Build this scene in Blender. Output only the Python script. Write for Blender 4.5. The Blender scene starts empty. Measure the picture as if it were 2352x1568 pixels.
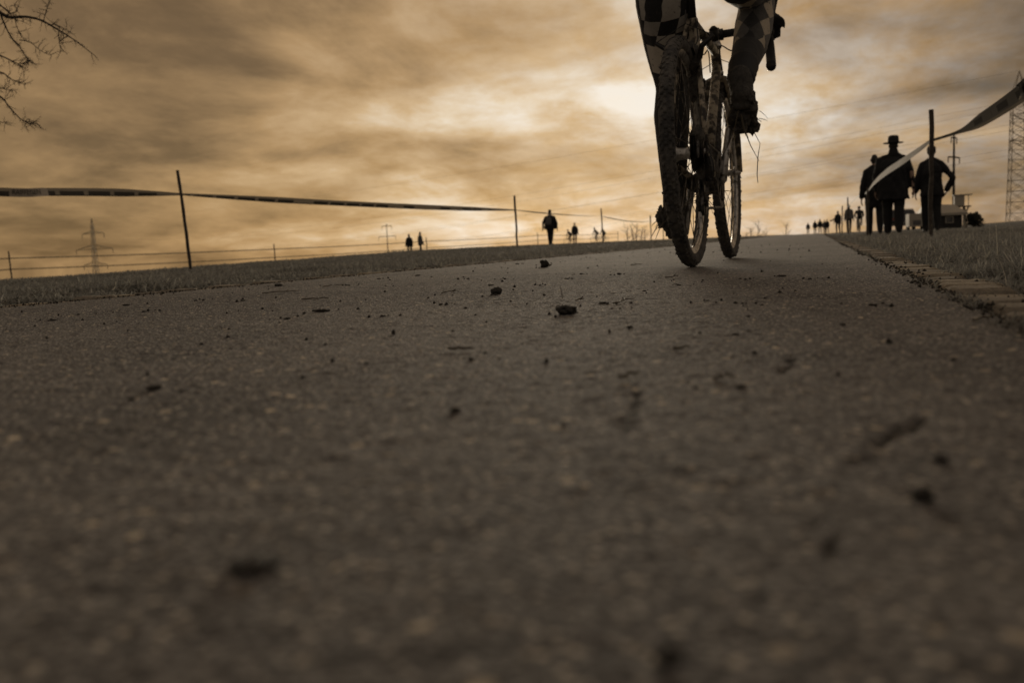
import bpy, bmesh, math, random
import numpy as np
from mathutils import Vector, Matrix, Euler

SC = bpy.context.scene
COL = SC.collection
rng = np.random.default_rng(7)
random.seed(7)
R = math.radians

# ------------------------------------------------------------------ camera
CAM_H = 0.087                                   # camera almost on the asphalt
PITCH, YAW, ROLL = R(5.82), R(18.28), R(2.4)
FPX = 2150.0                                    # focal length for a 2352 px wide picture
Fw = Vector((-math.sin(YAW)*math.cos(PITCH), math.cos(YAW)*math.cos(PITCH), -math.sin(PITCH)))
R0 = Vector((math.cos(YAW), math.sin(YAW), 0))
U0 = R0.cross(Fw)
CX = math.cos(ROLL)*R0 - math.sin(ROLL)*U0
CY = math.sin(ROLL)*R0 + math.cos(ROLL)*U0
EYE = Vector((0, 0, CAM_H))
cam_d = bpy.data.cameras.new('camera')
cam = bpy.data.objects.new('camera', cam_d)
COL.objects.link(cam)
m = Matrix((CX, CY, -Fw)).transposed().to_4x4()
m.translation = EYE
cam.matrix_world = m
cam_d.sensor_width = 36.0
cam_d.sensor_fit = 'HORIZONTAL'
cam_d.lens = FPX/2352*36
cam_d.clip_start = 0.02
cam_d.clip_end = 12000
cam_d.dof.use_dof = True
cam_d.dof.focus_distance = 1.95
cam_d.dof.aperture_fstop = 7.0
SC.camera = cam

def ray(x, y):
    return Fw + CX*((x-1176)/FPX) - CY*((y-784)/FPX)
def atY(x, y, Y):
    """point of the scene seen at (x, y), Y metres along the path"""
    d = ray(x, y)
    return EYE + d*(Y/d.y)
def onG(x, y, z=0.0):
    d = ray(x, y)
    return EYE + d*((z-CAM_H)/d.z)
def atX(x, Y):
    """x world coordinate of column x (near the horizon) at depth Y"""
    d = ray(x, 565-0.042*(x-1176))
    return d.x/d.y*Y

# ------------------------------------------------------------------ world
def srgb(r, g, b):
    f = lambda c: (c/255/12.92) if c/255 <= 0.04045 else ((c/255+0.055)/1.055)**2.4
    return (f(r), f(g), f(b), 1)
SUN_DIR = ray(1400, 240).normalized()
SUN_EL = math.asin(SUN_DIR.z)
SUN_AZ = math.atan2(SUN_DIR.x, SUN_DIR.y)       # from +Y towards +X

W = bpy.data.worlds.new('World')
SC.world = W
W.use_nodes = True
W.cycles.sampling_method = 'MANUAL'
W.cycles.sample_map_resolution = 256
wn, wl = W.node_tree.nodes, W.node_tree.links
wn.clear()
def N(t, **kw):
    n = wn.new(t)
    for k, v in kw.items():
        setattr(n, k, v)
    return n
def M(op, a, b=None, c=None, clamp=False):
    n = N('ShaderNodeMath', operation=op, use_clamp=clamp)
    for i, v in enumerate((a, b, c)):
        if v is None: continue
        if isinstance(v, (int, float)): n.inputs[i].default_value = v
        else: wl.new(v, n.inputs[i])
    return n.outputs[0]
def V(op, a, b=None, sc=None):
    n = N('ShaderNodeVectorMath', operation=op)
    for i, v in enumerate((a, b)):
        if v is None: continue
        if isinstance(v, (tuple, list, Vector)): n.inputs[i].default_value = tuple(v)
        else: wl.new(v, n.inputs[i])
    if sc is not None: n.inputs['Scale'].default_value = sc
    return n.outputs['Value'] if op in ('DOT_PRODUCT', 'LENGTH') else n.outputs['Vector']
def noise(vec, scale, detail=5, rough=0.55, dist=0.0, color=False):
    n = N('ShaderNodeTexNoise')
    n.inputs['Scale'].default_value = scale
    n.inputs['Detail'].default_value = detail
    n.inputs['Roughness'].default_value = rough
    n.inputs['Distortion'].default_value = dist
    wl.new(vec, n.inputs['Vector'])
    return n.outputs['Color' if color else 'Fac']
tc = N('ShaderNodeTexCoord').outputs['Generated']
dirn = V('NORMALIZE', tc)
sep = N('ShaderNodeSeparateXYZ'); wl.new(dirn, sep.inputs[0])
zc = M('ADD', M('MAXIMUM', sep.outputs['Z'], 0.0), 0.22)
comb = N('ShaderNodeCombineXYZ')
wl.new(M('DIVIDE', sep.outputs['X'], zc), comb.inputs[0])
wl.new(M('DIVIDE', sep.outputs['Y'], zc), comb.inputs[1])
plane = V('MULTIPLY', comb.outputs[0], (1.0, 0.8, 1.0))       # cloud deck seen in perspective
warp = V('SUBTRACT', noise(plane, 1.3, 4, 0.6, color=True), (0.5, 0.5, 0.5))
dw = V('ADD', dirn, V('MULTIPLY', warp, (0.11, 0.05, 0.085)))
n_big = noise(V('ADD', plane, (3.7, 1.3, 0)), 1.7, 7, 0.60, 0.35)
n_mid = noise(V('ADD', plane, (7.3, 2.1, 0)), 4.8, 6, 0.62, 0.25)
n_streak = noise(V('MULTIPLY', dirn, (1.6, 1.6, 16.0)), 3.6, 5, 0.6, 0.3)
glow_c = ray(1400, 330).normalized()
ang2 = M('SUBTRACT', 1.0, V('DOT_PRODUCT', dirn, glow_c))     # 1-cos
glow = M('EXPONENT', M('MULTIPLY', ang2, -12.5))
val = M('ADD', 0.265, M('MULTIPLY', glow, 0.37))
fluct = M('ADD', M('MULTIPLY', M('SUBTRACT', n_big, 0.5), 1.05),
          M('ADD', M('MULTIPLY', M('SUBTRACT', n_mid, 0.5), 0.42), M('MULTIPLY', M('SUBTRACT', n_streak, 0.5), 0.12)))
val = M('ADD', val, M('MULTIPLY', fluct, M('ADD', 0.56, M('MULTIPLY', glow, 0.66))))
patchy = M('ADD', 0.35, M('MULTIPLY', n_mid, 1.3))
BLOBS = [(1420, 262, 140, 36, .24), (1480, 205, 110, 34, .17), (1800, 240, 150, 80, .25), (1700, 330, 120, 26, .10), (1060, 258, 170, 24, .12), (905, 235, 70, 60, .05),
         (640, 390, 170, 16, .13), (975, 445, 55, 22, .20), (1060, 487, 150, 18, .20), (1800, 470, 110, 34, .16), (2020, 130, 170, 50, .12),
         (2000, 280, 200, 22, .10), (1250, 520, 260, 14, .10), (700, 545, 220, 14, .10), (720, 150, 80, 60, .08),
         (1250, 110, 230, 60, -.10), (1120, 345, 260, 28, -.09), (250, 110, 330, 170, -.10), (2260, 235, 170, 34, -.12), (1390, 375, 190, 26, -.07),
         (1880, 390, 200, 40, -.07), (2300, 400, 200, 120, -.07), (2330, 60, 260, 160, -.10), (2120, 60, 160, 45, -.07), (2050, 200, 120, 26, .08), (2180, 95, 130, 22, .08), (2150, 330, 180, 16, .07), (480, 60, 120, 90, -.07)]
for bx_, by_, sx_, sy_, amp in BLOBS:
    c = ray(bx_, by_).normalized()
    uu = Vector((c.y, -c.x, 0)).normalized(); vv = uu.cross(c)
    su, sv = sx_/FPX, sy_/FPX
    du = M('SUBTRACT', V('DOT_PRODUCT', dw, tuple(uu/su)), c.dot(uu)/su)
    dv = M('SUBTRACT', V('DOT_PRODUCT', dw, tuple(vv/sv)), c.dot(vv)/sv)
    front = M('GREATER_THAN', V('DOT_PRODUCT', dirn, tuple(c)), 0.3)
    g = M('EXPONENT', M('MULTIPLY', M('ADD', M('MULTIPLY', du, du), M('MULTIPLY', dv, dv)), -0.5))
    val = M('ADD', val, M('MULTIPLY', M('MULTIPLY', M('MULTIPLY', g, front), patchy), amp))
ramp = N('ShaderNodeValToRGB')
cr = ramp.color_ramp
stops = [(0.0, srgb(64, 50, 34)), (0.22, srgb(115, 91, 62)), (0.45, srgb(172, 138, 95)), (0.64, srgb(202, 170, 127)), (0.82, srgb(224, 203, 173)), (1.0, srgb(240, 230, 214))]
cr.elements[0].position, cr.elements[0].color = stops[0]
cr.elements[1].position, cr.elements[1].color = stops[-1]
for p, c in stops[1:-1]:
    e = cr.elements.new(p); e.color = c
wl.new(val, ramp.inputs[0])
# cooler, greyer cloud edges away from the afterglow
cg = ray(2150, 170).normalized()
cool = M('MULTIPLY', M('EXPONENT', M('MULTIPLY', M('SUBTRACT', 1.0, V('DOT_PRODUCT', dirn, cg)), -14.0)), M('MULTIPLY', M('SUBTRACT', n_mid, 0.30), 3.2, clamp=True))
bw = N('ShaderNodeRGBToBW'); wl.new(ramp.outputs[0], bw.inputs[0])
greyv = N('ShaderNodeCombineColor')
for k_, f_ in zip(range(3), (1.0, .985, .98)): wl.new(M('MULTIPLY', bw.outputs[0], f_), greyv.inputs[k_])
cm = N('ShaderNodeMix', data_type='RGBA'); turn = N('ShaderNodeMapRange', interpolation_type='SMOOTHSTEP'); wl.new(ang2, turn.inputs['Value'])   # the deck greys out away from the afterglow
turn.inputs['From Min'].default_value = .16; turn.inputs['From Max'].default_value = .62; turn.inputs['To Max'].default_value = .62
wl.new(M('MAXIMUM', M('MULTIPLY', cool, .62), turn.outputs[0]), cm.inputs['Factor']); wl.new(ramp.outputs[0], cm.inputs['A']); wl.new(greyv.outputs[0], cm.inputs['B'])
sky = N('ShaderNodeTexSky', sky_type='NISHITA', sun_disc=False)
sky.sun_elevation = SUN_EL
sky.sun_rotation = SUN_AZ
cloud10 = V('SCALE', cm.outputs['Result'], sc=10.0)                # the background strength below is 0.1
mix = N('ShaderNodeMix', data_type='RGBA')
mix.inputs['Factor'].default_value = 0.975                     # a nearly closed cloud deck in front of the clear sky
wl.new(sky.outputs[0], mix.inputs['A']); wl.new(cloud10, mix.inputs['B'])
bg = N('ShaderNodeBackground'); bg.inputs['Strength'].default_value = 0.1
wl.new(mix.outputs['Result'], bg.inputs[0])
wo = N('ShaderNodeOutputWorld'); wl.new(bg.outputs[0], wo.inputs[0])

sun_d = bpy.data.lights.new('sun', 'SUN')
sun_d.energy = 1.2; sun_d.angle = R(12); sun_d.color = (1.0, 0.86, 0.66)
sun = bpy.data.objects.new('sun', sun_d); COL.objects.link(sun)
sun.rotation_euler = (-SUN_DIR).to_track_quat('-Z', 'Y').to_euler()
sun.location = SUN_DIR*60

SC.view_settings.view_transform = 'Standard'
SC.view_settings.look = 'None'
SC.view_settings.exposure = 0.0
SC.view_settings.gamma = 1.0
SC.view_settings.use_curve_mapping = False
SC.render.engine = 'CYCLES'
SC.cycles.use_denoising = True
SC.cycles.max_bounces = 6
SC.cycles.sample_clamp_indirect = 4.0

# ------------------------------------------------------------------ helpers
def tag(o, label=None, cat=None, group=None, kind=None):
    if label: o['label'] = label
    if cat: o['category'] = cat
    if group: o['group'] = group
    if kind: o['kind'] = kind
    return o
def link(name, me, mat=None, parent=None, loc=None):
    o = bpy.data.objects.new(name, me)
    COL.objects.link(o)
    if mat is not None and me is not None and not me.materials: me.materials.append(mat)
    if parent is not None: o.parent = parent
    if loc is not None: o.location = loc
    return o
def empty(name, loc=(0, 0, 0), rz=0.0):
    o = bpy.data.objects.new(name, None); COL.objects.link(o)
    o.empty_display_size = 0.1
    o.location = loc; o.rotation_euler = (0, 0, rz)
    return o
def np_mesh(name, v, f, smooth=False):
    """fast mesh from arrays, f is (n,3) or (n,4)"""
    v = np.asarray(v, np.float32); f = np.asarray(f, np.int32)
    me = bpy.data.meshes.new(name)
    k = f.shape[1]
    me.vertices.add(len(v)); me.vertices.foreach_set('co', v.ravel())
    me.loops.add(f.size); me.loops.foreach_set('vertex_index', f.ravel())
    me.polygons.add(len(f)); me.polygons.foreach_set('loop_start', np.arange(0, f.size, k, dtype=np.int32))
    if smooth: me.polygons.foreach_set('use_smooth', np.ones(len(f), bool))
    me.update(calc_edges=True)
    return me
class MB:
    """collects faces for ONE mesh"""
    def __init__(s): s.v = []; s.f = []
    def add(s, vs, fs):
        o = len(s.v); s.v += [tuple(p) for p in vs]; s.f += [tuple(i+o for i in q) for q in fs]; return s
    def box(s, c, size, mat=None):
        c = Vector(c); hx, hy, hz = size[0]/2, size[1]/2, size[2]/2
        ps = [Vector((x*hx, y*hy, z*hz)) for z in (-1, 1) for y in (-1, 1) for x in (-1, 1)]
        if mat is not None: ps = [mat @ p for p in ps]
        return s.add([c+p for p in ps], [(0, 2, 3, 1), (4, 5, 7, 6), (0, 1, 5, 4), (2, 6, 7, 3), (0, 4, 6, 2), (1, 3, 7, 5)])
    def tube(s, pts, rad, n=8, caps=True, squash=None):
        pts = [Vector(p) for p in pts]
        if not hasattr(rad, '__len__'): rad = [rad]*len(pts)
        rings = []; prev = None
        for i, p in enumerate(pts):
            t = (pts[min(i+1, len(pts)-1)]-pts[max(i-1, 0)]).normalized()
            if prev is None:
                a = Vector((0, 0, 1)) if abs(t.z) < .9 else Vector((1, 0, 0))
                u = t.cross(a).normalized()
            else:
                u = (prev-t*prev.dot(t)).normalized()
            prev = u; w = t.cross(u)
            rings.append([p+(u*math.cos(2*math.pi*k/n)+w*math.sin(2*math.pi*k/n))*rad[i] for k in range(n)])
        vs = [q for r_ in rings for q in r_]; fs = []
        for i in range(len(pts)-1):
            for k in range(n):
                fs.append((i*n+k, i*n+(k+1) % n, (i+1)*n+(k+1) % n, (i+1)*n+k))
        if caps:
            fs.append(tuple(reversed(range(n)))); fs.append(tuple(range((len(pts)-1)*n, len(pts)*n)))
        return s.add(vs, fs)
    def lathe(s, prof, c=(0, 0, 0), axis='z', n=24, arc=None):
        """prof: list of (radius, height); closed round the axis"""
        c = Vector(c); vs = []
        for r_, h in prof:
            for k in range(n):
                a = 2*math.pi*k/n
                p = (r_*math.cos(a), r_*math.sin(a), h)
                if axis == 'x': p = (h, r_*math.cos(a), r_*math.sin(a))
                if axis == 'y': p = (r_*math.sin(a), h, r_*math.cos(a))
                vs.append(c+Vector(p))
        fs = []
        for i in range(len(prof)-1):
            for k in range(n):
                fs.append((i*n+k, i*n+(k+1) % n, (i+1)*n+(k+1) % n, (i+1)*n+k))
        return s.add(vs, fs)
    def mesh(s, name, smooth=False):
        me = bpy.data.meshes.new(name); me.from_pydata(s.v, [], s.f)
        if smooth: me.polygons.foreach_set('use_smooth', [True]*len(me.polygons))
        me.validate(); me.update()
        return me
    def build(s, name, mat=None, parent=None, smooth=False, loc=None):
        return link(name, s.mesh(name, smooth), mat, parent, loc)
def hash_noise(x, y, seed=0):
    """lattice value noise with smooth interpolation, arrays"""
    xi = np.floor(x).astype(np.int64); yi = np.floor(y).astype(np.int64)
    fx = x-xi; fy = y-yi
    fx = fx*fx*(3-2*fx); fy = fy*fy*(3-2*fy)
    def h(a, b):
        n = (a*374761393 + b*668265263 + seed*1274126177) & 0xffffffff
        n = ((n ^ (n >> 13))*1274126177) & 0xffffffff
        return ((n ^ (n >> 16)) & 0xffff)/65535.0
    return (h(xi, yi)*(1-fx)+h(xi+1, yi)*fx)*(1-fy)+(h(xi, yi+1)*(1-fx)+h(xi+1, yi+1)*fx)*fy
def fbm(x, y, seed=0, octs=4):
    t = 0; a = .5
    for i in range(octs):
        t = t+a*hash_noise(x*2**i, y*2**i, seed+i*17); a *= .5
    return t
def sstep(a, b, x):
    t = np.clip((np.asarray(x, float)-a)/(b-a), 0, 1)
    return t*t*(3-2*t)

# ------------------------------------------------------------------ materials
class Mat:
    def __init__(s, name):
        s.m = bpy.data.materials.new(name); s.m.use_nodes = True
        s.n = s.m.node_tree.nodes; s.l = s.m.node_tree.links
        s.b = s.n['Principled BSDF']
    def node(s, t, **kw):
        n = s.n.new(t)
        for k, v in kw.items():
            if k in n.inputs: n.inputs[k].default_value = v
            else: setattr(n, k, v)
        return n
    def coord(s, kind='Object'):
        return s.node('ShaderNodeTexCoord').outputs[kind]
    def noise(s, scale, detail=4, rough=.55, vec=None, out='Fac'):
        n = s.node('ShaderNodeTexNoise')
        n.inputs['Scale'].default_value = scale; n.inputs['Detail'].default_value = detail; n.inputs['Roughness'].default_value = rough
        s.l.new(vec or s.coord(), n.inputs['Vector'])
        return n.outputs[out]
    def ramp(s, fac, stops):
        n = s.node('ShaderNodeValToRGB'); cr = n.color_ramp
        cr.elements[0].position, cr.elements[0].color = stops[0]
        cr.elements[1].position, cr.elements[1].color = stops[-1]
        for p, c in stops[1:-1]:
            e = cr.elements.new(p); e.color = c
        s.l.new(fac, n.inputs[0]); return n.outputs[0]
    def mix(s, fac, a, b, blend='MIX'):
        n = s.node('ShaderNodeMix', data_type='RGBA', blend_type=blend)
        for k, v in (('Factor', fac), ('A', a), ('B', b)):
            if isinstance(v, (int, float)): n.inputs[k].default_value = v
            elif isinstance(v, tuple): n.inputs[k].default_value = v
            else: s.l.new(v, n.inputs[k])
        return n.outputs['Result']
    def math(s, op, a, b=None):
        n = s.node('ShaderNodeMath', operation=op)
        for i, v in enumerate((a, b)):
            if v is None: continue
            if isinstance(v, (int, float)): n.inputs[i].default_value = v
            else: s.l.new(v, n.inputs[i])
        return n.outputs[0]
    def bump(s, h, strength=.5, dist=.01):
        n = s.node('ShaderNodeBump'); n.inputs['Strength'].default_value = strength; n.inputs['Distance'].default_value = dist
        s.l.new(h, n.inputs['Height']); s.l.new(n.outputs[0], s.b.inputs['Normal'])
    def color(s, c):
        if isinstance(c, tuple): s.b.inputs['Base Color'].default_value = c
        else: s.l.new(c, s.b.inputs['Base Color'])
        return s
    def set(s, **kw):
        for k, v in kw.items(): s.b.inputs[k.replace('_', ' ')].default_value = v
        return s
def c4(r, g=None, b=None):
    if g is None: g = b = r
    return (r, g, b, 1)
def simple(name, lo, hi, scale=8, rough=.7, bump=0.0, bscale=None, bdist=.002, metal=0.0):
    M_ = Mat(name)
    n = M_.noise(scale, 5, .6)
    M_.color(M_.ramp(n, [(.3, lo), (.7, hi)])).set(Roughness=rough, Metallic=metal)
    if bump: M_.bump(M_.noise(bscale or scale*3, 4), bump, bdist)
    return M_.m
# ------------------------------------------------------------------ the setting
PX0, PX1 = -1.67, 0.162          # the path's edges
def terrain(x, y):
    x = np.asarray(x, float); y = np.asarray(y, float)
    zl = np.clip(-.075+(y-9.7)*.0105, -.075, .075)
    z = zl*sstep(2.0, 6.5, -x)
    xs = 9.3+np.maximum(0, y-20)*.26
    z = z-.78*sstep(0, 15, -x-xs)-.022*np.maximum(0, -x-34)
    z = z+.05*sstep(9, 30, y)*sstep(.5, 4, x)+.9*sstep(6, 40, x)*sstep(5, 45, y)*(1-.0*y)
    far = np.hypot(x, y)
    z = z-.042*np.maximum(0, far-130)*sstep(130, 330, far)
    z = z+(fbm(x*.9, y*.9, 3, 3)-.44)*.035*sstep(.1, 1.2, np.maximum(PX0-x, x-PX1))
    return z
def graded(lo, hi, s0, g, extra=()):
    a = [0.0]; s = s0
    while a[-1] < hi: a.append(a[-1]+s); s *= g
    b = [0.0]; s = s0
    while b[-1] > lo: b.append(b[-1]-s); s *= g
    return np.unique(np.round(np.array(a+b[1:]+list(extra)), 4))
gx = graded(-6000, 6000, .14, 1.045, (-1.80, -1.76, .25, .275))
gx = gx[(gx < -1.81) | (gx > .28) | np.isin(gx, [-1.8, -1.76, .25, .275])]
gy = graded(-40, 6000, .3, 1.04)
GX, GY = np.meshgrid(gx, gy)
GZ = terrain(GX, GY)
inner = (GX > -1.77) & (GX < .26)
GZ = np.where(inner, -.06, GZ-.012)
nx, ny = len(gx), len(gy)
idx = np.arange(nx*ny).reshape(ny, nx)
fq = np.stack([idx[:-1, :-1], idx[:-1, 1:], idx[1:, 1:], idx[1:, :-1]], -1).reshape(-1, 4)
mg = Mat('field_soil')
n1 = mg.noise(1.7, 6, .65); n2 = mg.noise(26, 5, .7)
cs = mg.mix(.5, mg.ramp(n1, [(.3, c4(.05, .045, .035)), (.7, c4(.09, .08, .06))]), mg.ramp(n2, [(.25, c4(.018, .016, .012)), (.75, c4(.085, .075, .055))]))
mg.color(cs).set(Roughness=.95, Specular_IOR_Level=.15); mg.bump(n2, .9, .02)
field = link('field', np_mesh('field', np.stack([GX, GY, GZ], -1).reshape(-1, 3), fq, True), mg.m)
tag(field, kind='structure')

# the asphalt: a finely modelled near part, a plain sheet beyond
ma = Mat('asphalt')
co = ma.coord()
vor = ma.node('ShaderNodeTexVoronoi', feature='F1'); vor.inputs['Scale'].default_value = 300; ma.l.new(co, vor.inputs['Vector'])
vsep = ma.node('ShaderNodeSeparateColor'); ma.l.new(vor.outputs['Color'], vsep.inputs[0])
stone = ma.ramp(vsep.outputs[0], [(0, c4(.028, .029, .031)), (.35, c4(.125, .121, .114)), (.85, c4(.20, .190, .172)), (1, c4(.42, .375, .30))])
binder = c4(.040, .038, .036)
gap = ma.ramp(vor.outputs['Distance'], [(.30, c4(0)), (.62, c4(1))])
cast = ma.mix(gap, stone, binder)
vor2 = ma.node('ShaderNodeTexVoronoi', feature='F1'); vor2.inputs['Scale'].default_value = 125; ma.l.new(co, vor2.inputs['Vector'])
v2s = ma.node('ShaderNodeSeparateColor'); ma.l.new(vor2.outputs['Color'], v2s.inputs[0])
big = ma.math('MULTIPLY', ma.math('GREATER_THAN', v2s.outputs[0], .92), ma.math('LESS_THAN', vor2.outputs['Distance'], .42))
bigc = ma.ramp(v2s.outputs[1], [(0, c4(.05)), (.5, c4(.12, .105, .085)), (1, c4(.46, .39, .28))])
cast = ma.mix(big, cast, bigc)
dust = ma.noise(3.1, 5, .6); fine = ma.noise(900, 2, .5)
cast = ma.mix(ma.math('MULTIPLY', ma.ramp(dust, [(.35, c4(0)), (.75, c4(1))]), .45), cast, c4(.18, .168, .15))
patch = ma.ramp(ma.noise(.9, 3, .5), [(.3, c4(1.6)), (.7, c4(2.1))])
cast = ma.mix(1.0, cast, patch, 'MULTIPLY')
mpn = ma.node('ShaderNodeMapping'); mpn.inputs['Scale'].default_value = (7.0, .55, 1.0); ma.l.new(co, mpn.inputs['Vector'])
smear = ma.math('MULTIPLY', ma.ramp(ma.noise(1.0, 4, .6, mpn.outputs[0]), [(.52, c4(0)), (.68, c4(1))]), ma.ramp(ma.noise(16, 4, .65), [(.38, c4(.15)), (.62, c4(1))]))
cast = ma.mix(ma.math('MULTIPLY', smear, .42), cast, c4(.075, .068, .058))      # mud smeared along the wheel tracks
cast = ma.mix(1.0, cast, c4(1.04, 1.03, 1.03), 'MULTIPLY')
soil = ma.node('ShaderNodeAttribute', attribute_name='crack')
cast = ma.mix(ma.math('MULTIPLY', soil.outputs['Fac'], .8), cast, c4(.025, .022, .018))
ma.color(cast).set(Roughness=.9, Specular_IOR_Level=.2)
hh = ma.math('SUBTRACT', ma.math('MULTIPLY', fine, .55), vor.outputs['Distance'])
ma.bump(hh, .7, .0026)

def worley(x, y, seed):
    """distance to the nearest random point of a unit lattice, and that cell's random value"""
    xi = np.floor(x).astype(np.int64); yi = np.floor(y).astype(np.int64)
    best = np.full(x.shape, 9.0); val = np.zeros(x.shape)
    for dx in (-1, 0, 1):
        for dy in (-1, 0, 1):
            a, b = xi+dx, yi+dy
            n = (a*374761393+b*668265263+seed*1274126177) & 0xffffffff
            n = ((n ^ (n >> 13))*1274126177) & 0xffffffff
            r1 = ((n ^ (n >> 16)) & 0xffff)/65535.; n = (n*1664525+1013904223) & 0xffffffff
            r2 = ((n >> 8) & 0xffff)/65535.; n = (n*1664525+1013904223) & 0xffffffff
            r3 = ((n >> 8) & 0xffff)/65535.
            d = (x-a-r1)**2+(y-b-r2)**2
            k = d < best; best = np.where(k, d, best); val = np.where(k, r3, val)
    return np.sqrt(best), val
CRACKS = [[onG(1955, 1065), onG(2010, 1025), onG(2060, 995), onG(2120, 962)], [onG(1785, 862), onG(1812, 838), onG(1822, 815)],
          [onG(1860, 1190), onG(1905, 1240), onG(1925, 1300)], [onG(1440, 985), onG(1460, 930), onG(1470, 890)]]
crack_mask = None
def asphalt_height(x, y):
    global crack_mask
    crack_mask = np.zeros(x.shape)
    d1, r1 = worley(x/.0078, y/.0078, 5)
    d2, r2 = worley(x/.016, y/.016, 9)
    z = .0010*(1-np.clip(d1*1.25, 0, 1)**2)*(.2+1.1*r1)+.0007*(1-np.clip(d2*1.7, 0, 1)**2)*(r2 > .86)
    z = z+.0007*(fbm(x*14, y*14, 2, 3)-.44)-.0005
    for pl in CRACKS:
        dd = np.full(x.shape, 9.)
        for a, b in zip(pl[:-1], pl[1:]):
            ax, ay, bx, by = a.x, a.y, b.x, b.y
            t = np.clip(((x-ax)*(bx-ax)+(y-ay)*(by-ay))/((bx-ax)**2+(by-ay)**2), 0, 1)
            dd = np.minimum(dd, np.hypot(x-ax-t*(bx-ax), y-ay-t*(by-ay)))
        wob = .6+.8*hash_noise(x*90, y*90, 4)
        dd = np.abs(dd+.012*(fbm(x*30, y*30, 19, 3)-.44))
        k_ = np.exp(-(dd/(.0024*wob))**2)*(hash_noise(x*60, y*60, 77) > .2); z = z-.0030*k_; crack_mask = np.maximum(crack_mask, k_)
    return z
NEAR0, NEAR1, STEP = .08, 4.2, .0042
xs_ = np.arange(PX0, PX1+1e-6, (PX1-PX0)/round((PX1-PX0)/STEP)); ys_ = np.arange(NEAR0, NEAR1, STEP)
AX, AY = np.meshgrid(xs_, ys_)
fade = sstep(0, .05, AX-PX0)*sstep(0, .012, PX1-AX)*sstep(0, .04, AY-NEAR0)*(1-sstep(1.7, 4.15, AY))
AZ = asphalt_height(AX, AY)*fade
nxa, nya = len(xs_), len(ys_)
ia = np.arange(nxa*nya).reshape(nya, nxa)
fa = np.stack([ia[:-1, :-1], ia[:-1, 1:], ia[1:, 1:], ia[1:, :-1]], -1).reshape(-1, 4)
va = np.stack([AX, AY, AZ], -1).reshape(-1, 3)
b = len(va); yE = ys_[-1]
ext = [(PX0, -30, 0), (PX1, -30, 0), (PX1, NEAR0, 0), (PX0, NEAR0, 0), (PX0, yE, 0), (PX1, yE, 0)]
ef = [(b, b+1, b+2, b+3)]
ylist = [5, 8, 12, 20, 35, 60, 90, 130]
prev = (b+4, b+5)
for yv in ylist:
    zz = .045*float(sstep(9, 45, yv))-.6*float(sstep(90, 130, yv))
    ext += [(PX0, yv, zz), (PX1, yv, zz)]
    k = b+len(ext)-2
    ef.append((prev[0], prev[1], k+1, k)); prev = (k, k+1)
# slab sides
sx = []
va = np.vstack([va, np.array(ext)])
fa = np.vstack([fa, np.array(ef)])
pme = np_mesh('path', va, fa, True); at_ = pme.attributes.new('crack', 'FLOAT', 'POINT'); at_.data.foreach_set('value', np.concatenate([crack_mask.ravel(), np.zeros(len(ext))]).astype(np.float32))
path = link('path', pme, ma.m)
tag(path, kind='structure')
print('path', len(fa))

# sett stones along both edges
mk = Mat('kerb_granite')
oi = mk.node('ShaderNodeObjectInfo')
k1 = mk.noise(55, 5, .65); k2 = mk.noise(260, 3, .6)
kc = mk.ramp(k1, [(.3, c4(.27, .242, .196)), (.55, c4(.40, .355, .28)), (.75, c4(.52, .46, .36))])
kc = mk.mix(.45, kc, mk.ramp(k2, [(.35, c4(.07, .062, .05)), (.65, c4(.34, .29, .215))]))
kc = mk.mix(1.0, kc, mk.ramp(oi.outputs['Random'], [(0, c4(.72, .72, .74)), (1, c4(1.15, 1.1, 1.02))]), 'MULTIPLY')
mk.color(kc).set(Roughness=.9, Specular_IOR_Level=.15); mk.bump(k2, .8, .003)
def sett_mesh(seed, L, Wd, H=.09):
    r = random.Random(seed); n = 10; m_ = 10
    vs = []; 
    ou = [r.uniform(-.012, .012) for _ in range(12)]
    for j in range(n):
        for i in range(m_):
            u = i/(m_-1)*2-1; v = j/(n-1)*2-1
            e = max(abs(u), abs(v)); 
            x = u*Wd/2*(1-.10*abs(v)**3)+ou[j % 12]*.6*abs(u); y = v*L/2*(1-.10*abs(u)**3)+ou[(i+5) % 12]*.55*abs(v)
            z = -.007*max(0, (e-.86)/.14)**2+.0016*(float(fbm(np.array(x*60+seed), np.array(y*60.), 8, 4))-.44)*2
            vs.append((x, y, z))
    fs = [(j*m_+i, j*m_+i+1, (j+1)*m_+i+1, (j+1)*m_+i) for j in range(n-1) for i in range(m_-1)]
    rim = [i for i in range(m_)]+[j*m_+m_-1 for j in range(1, n)]+[(n-1)*m_+i for i in range(m_-2, -1, -1)]+[j*m_ for j in range(n-2, 0, -1)]
    base = len(vs)
    for k in rim: vs.append((vs[k][0]*1.02, vs[k][1]*1.02, -H))
    for a in range(len(rim)):
        c = (a+1) % len(rim); fs.append((rim[a], base+a, base+c, rim[c]))
    me = bpy.data.meshes.new('kerb_stone'); me.from_pydata(vs, [], fs)
    me.polygons.foreach_set('use_smooth', [True]*len(fs)); me.update(); me.materials.append(mk.m)
    return me
SETT = [sett_mesh(i, random.Random(i).uniform(.075, .10), random.Random(i+50).uniform(.076, .090)) for i in range(14)]
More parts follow.
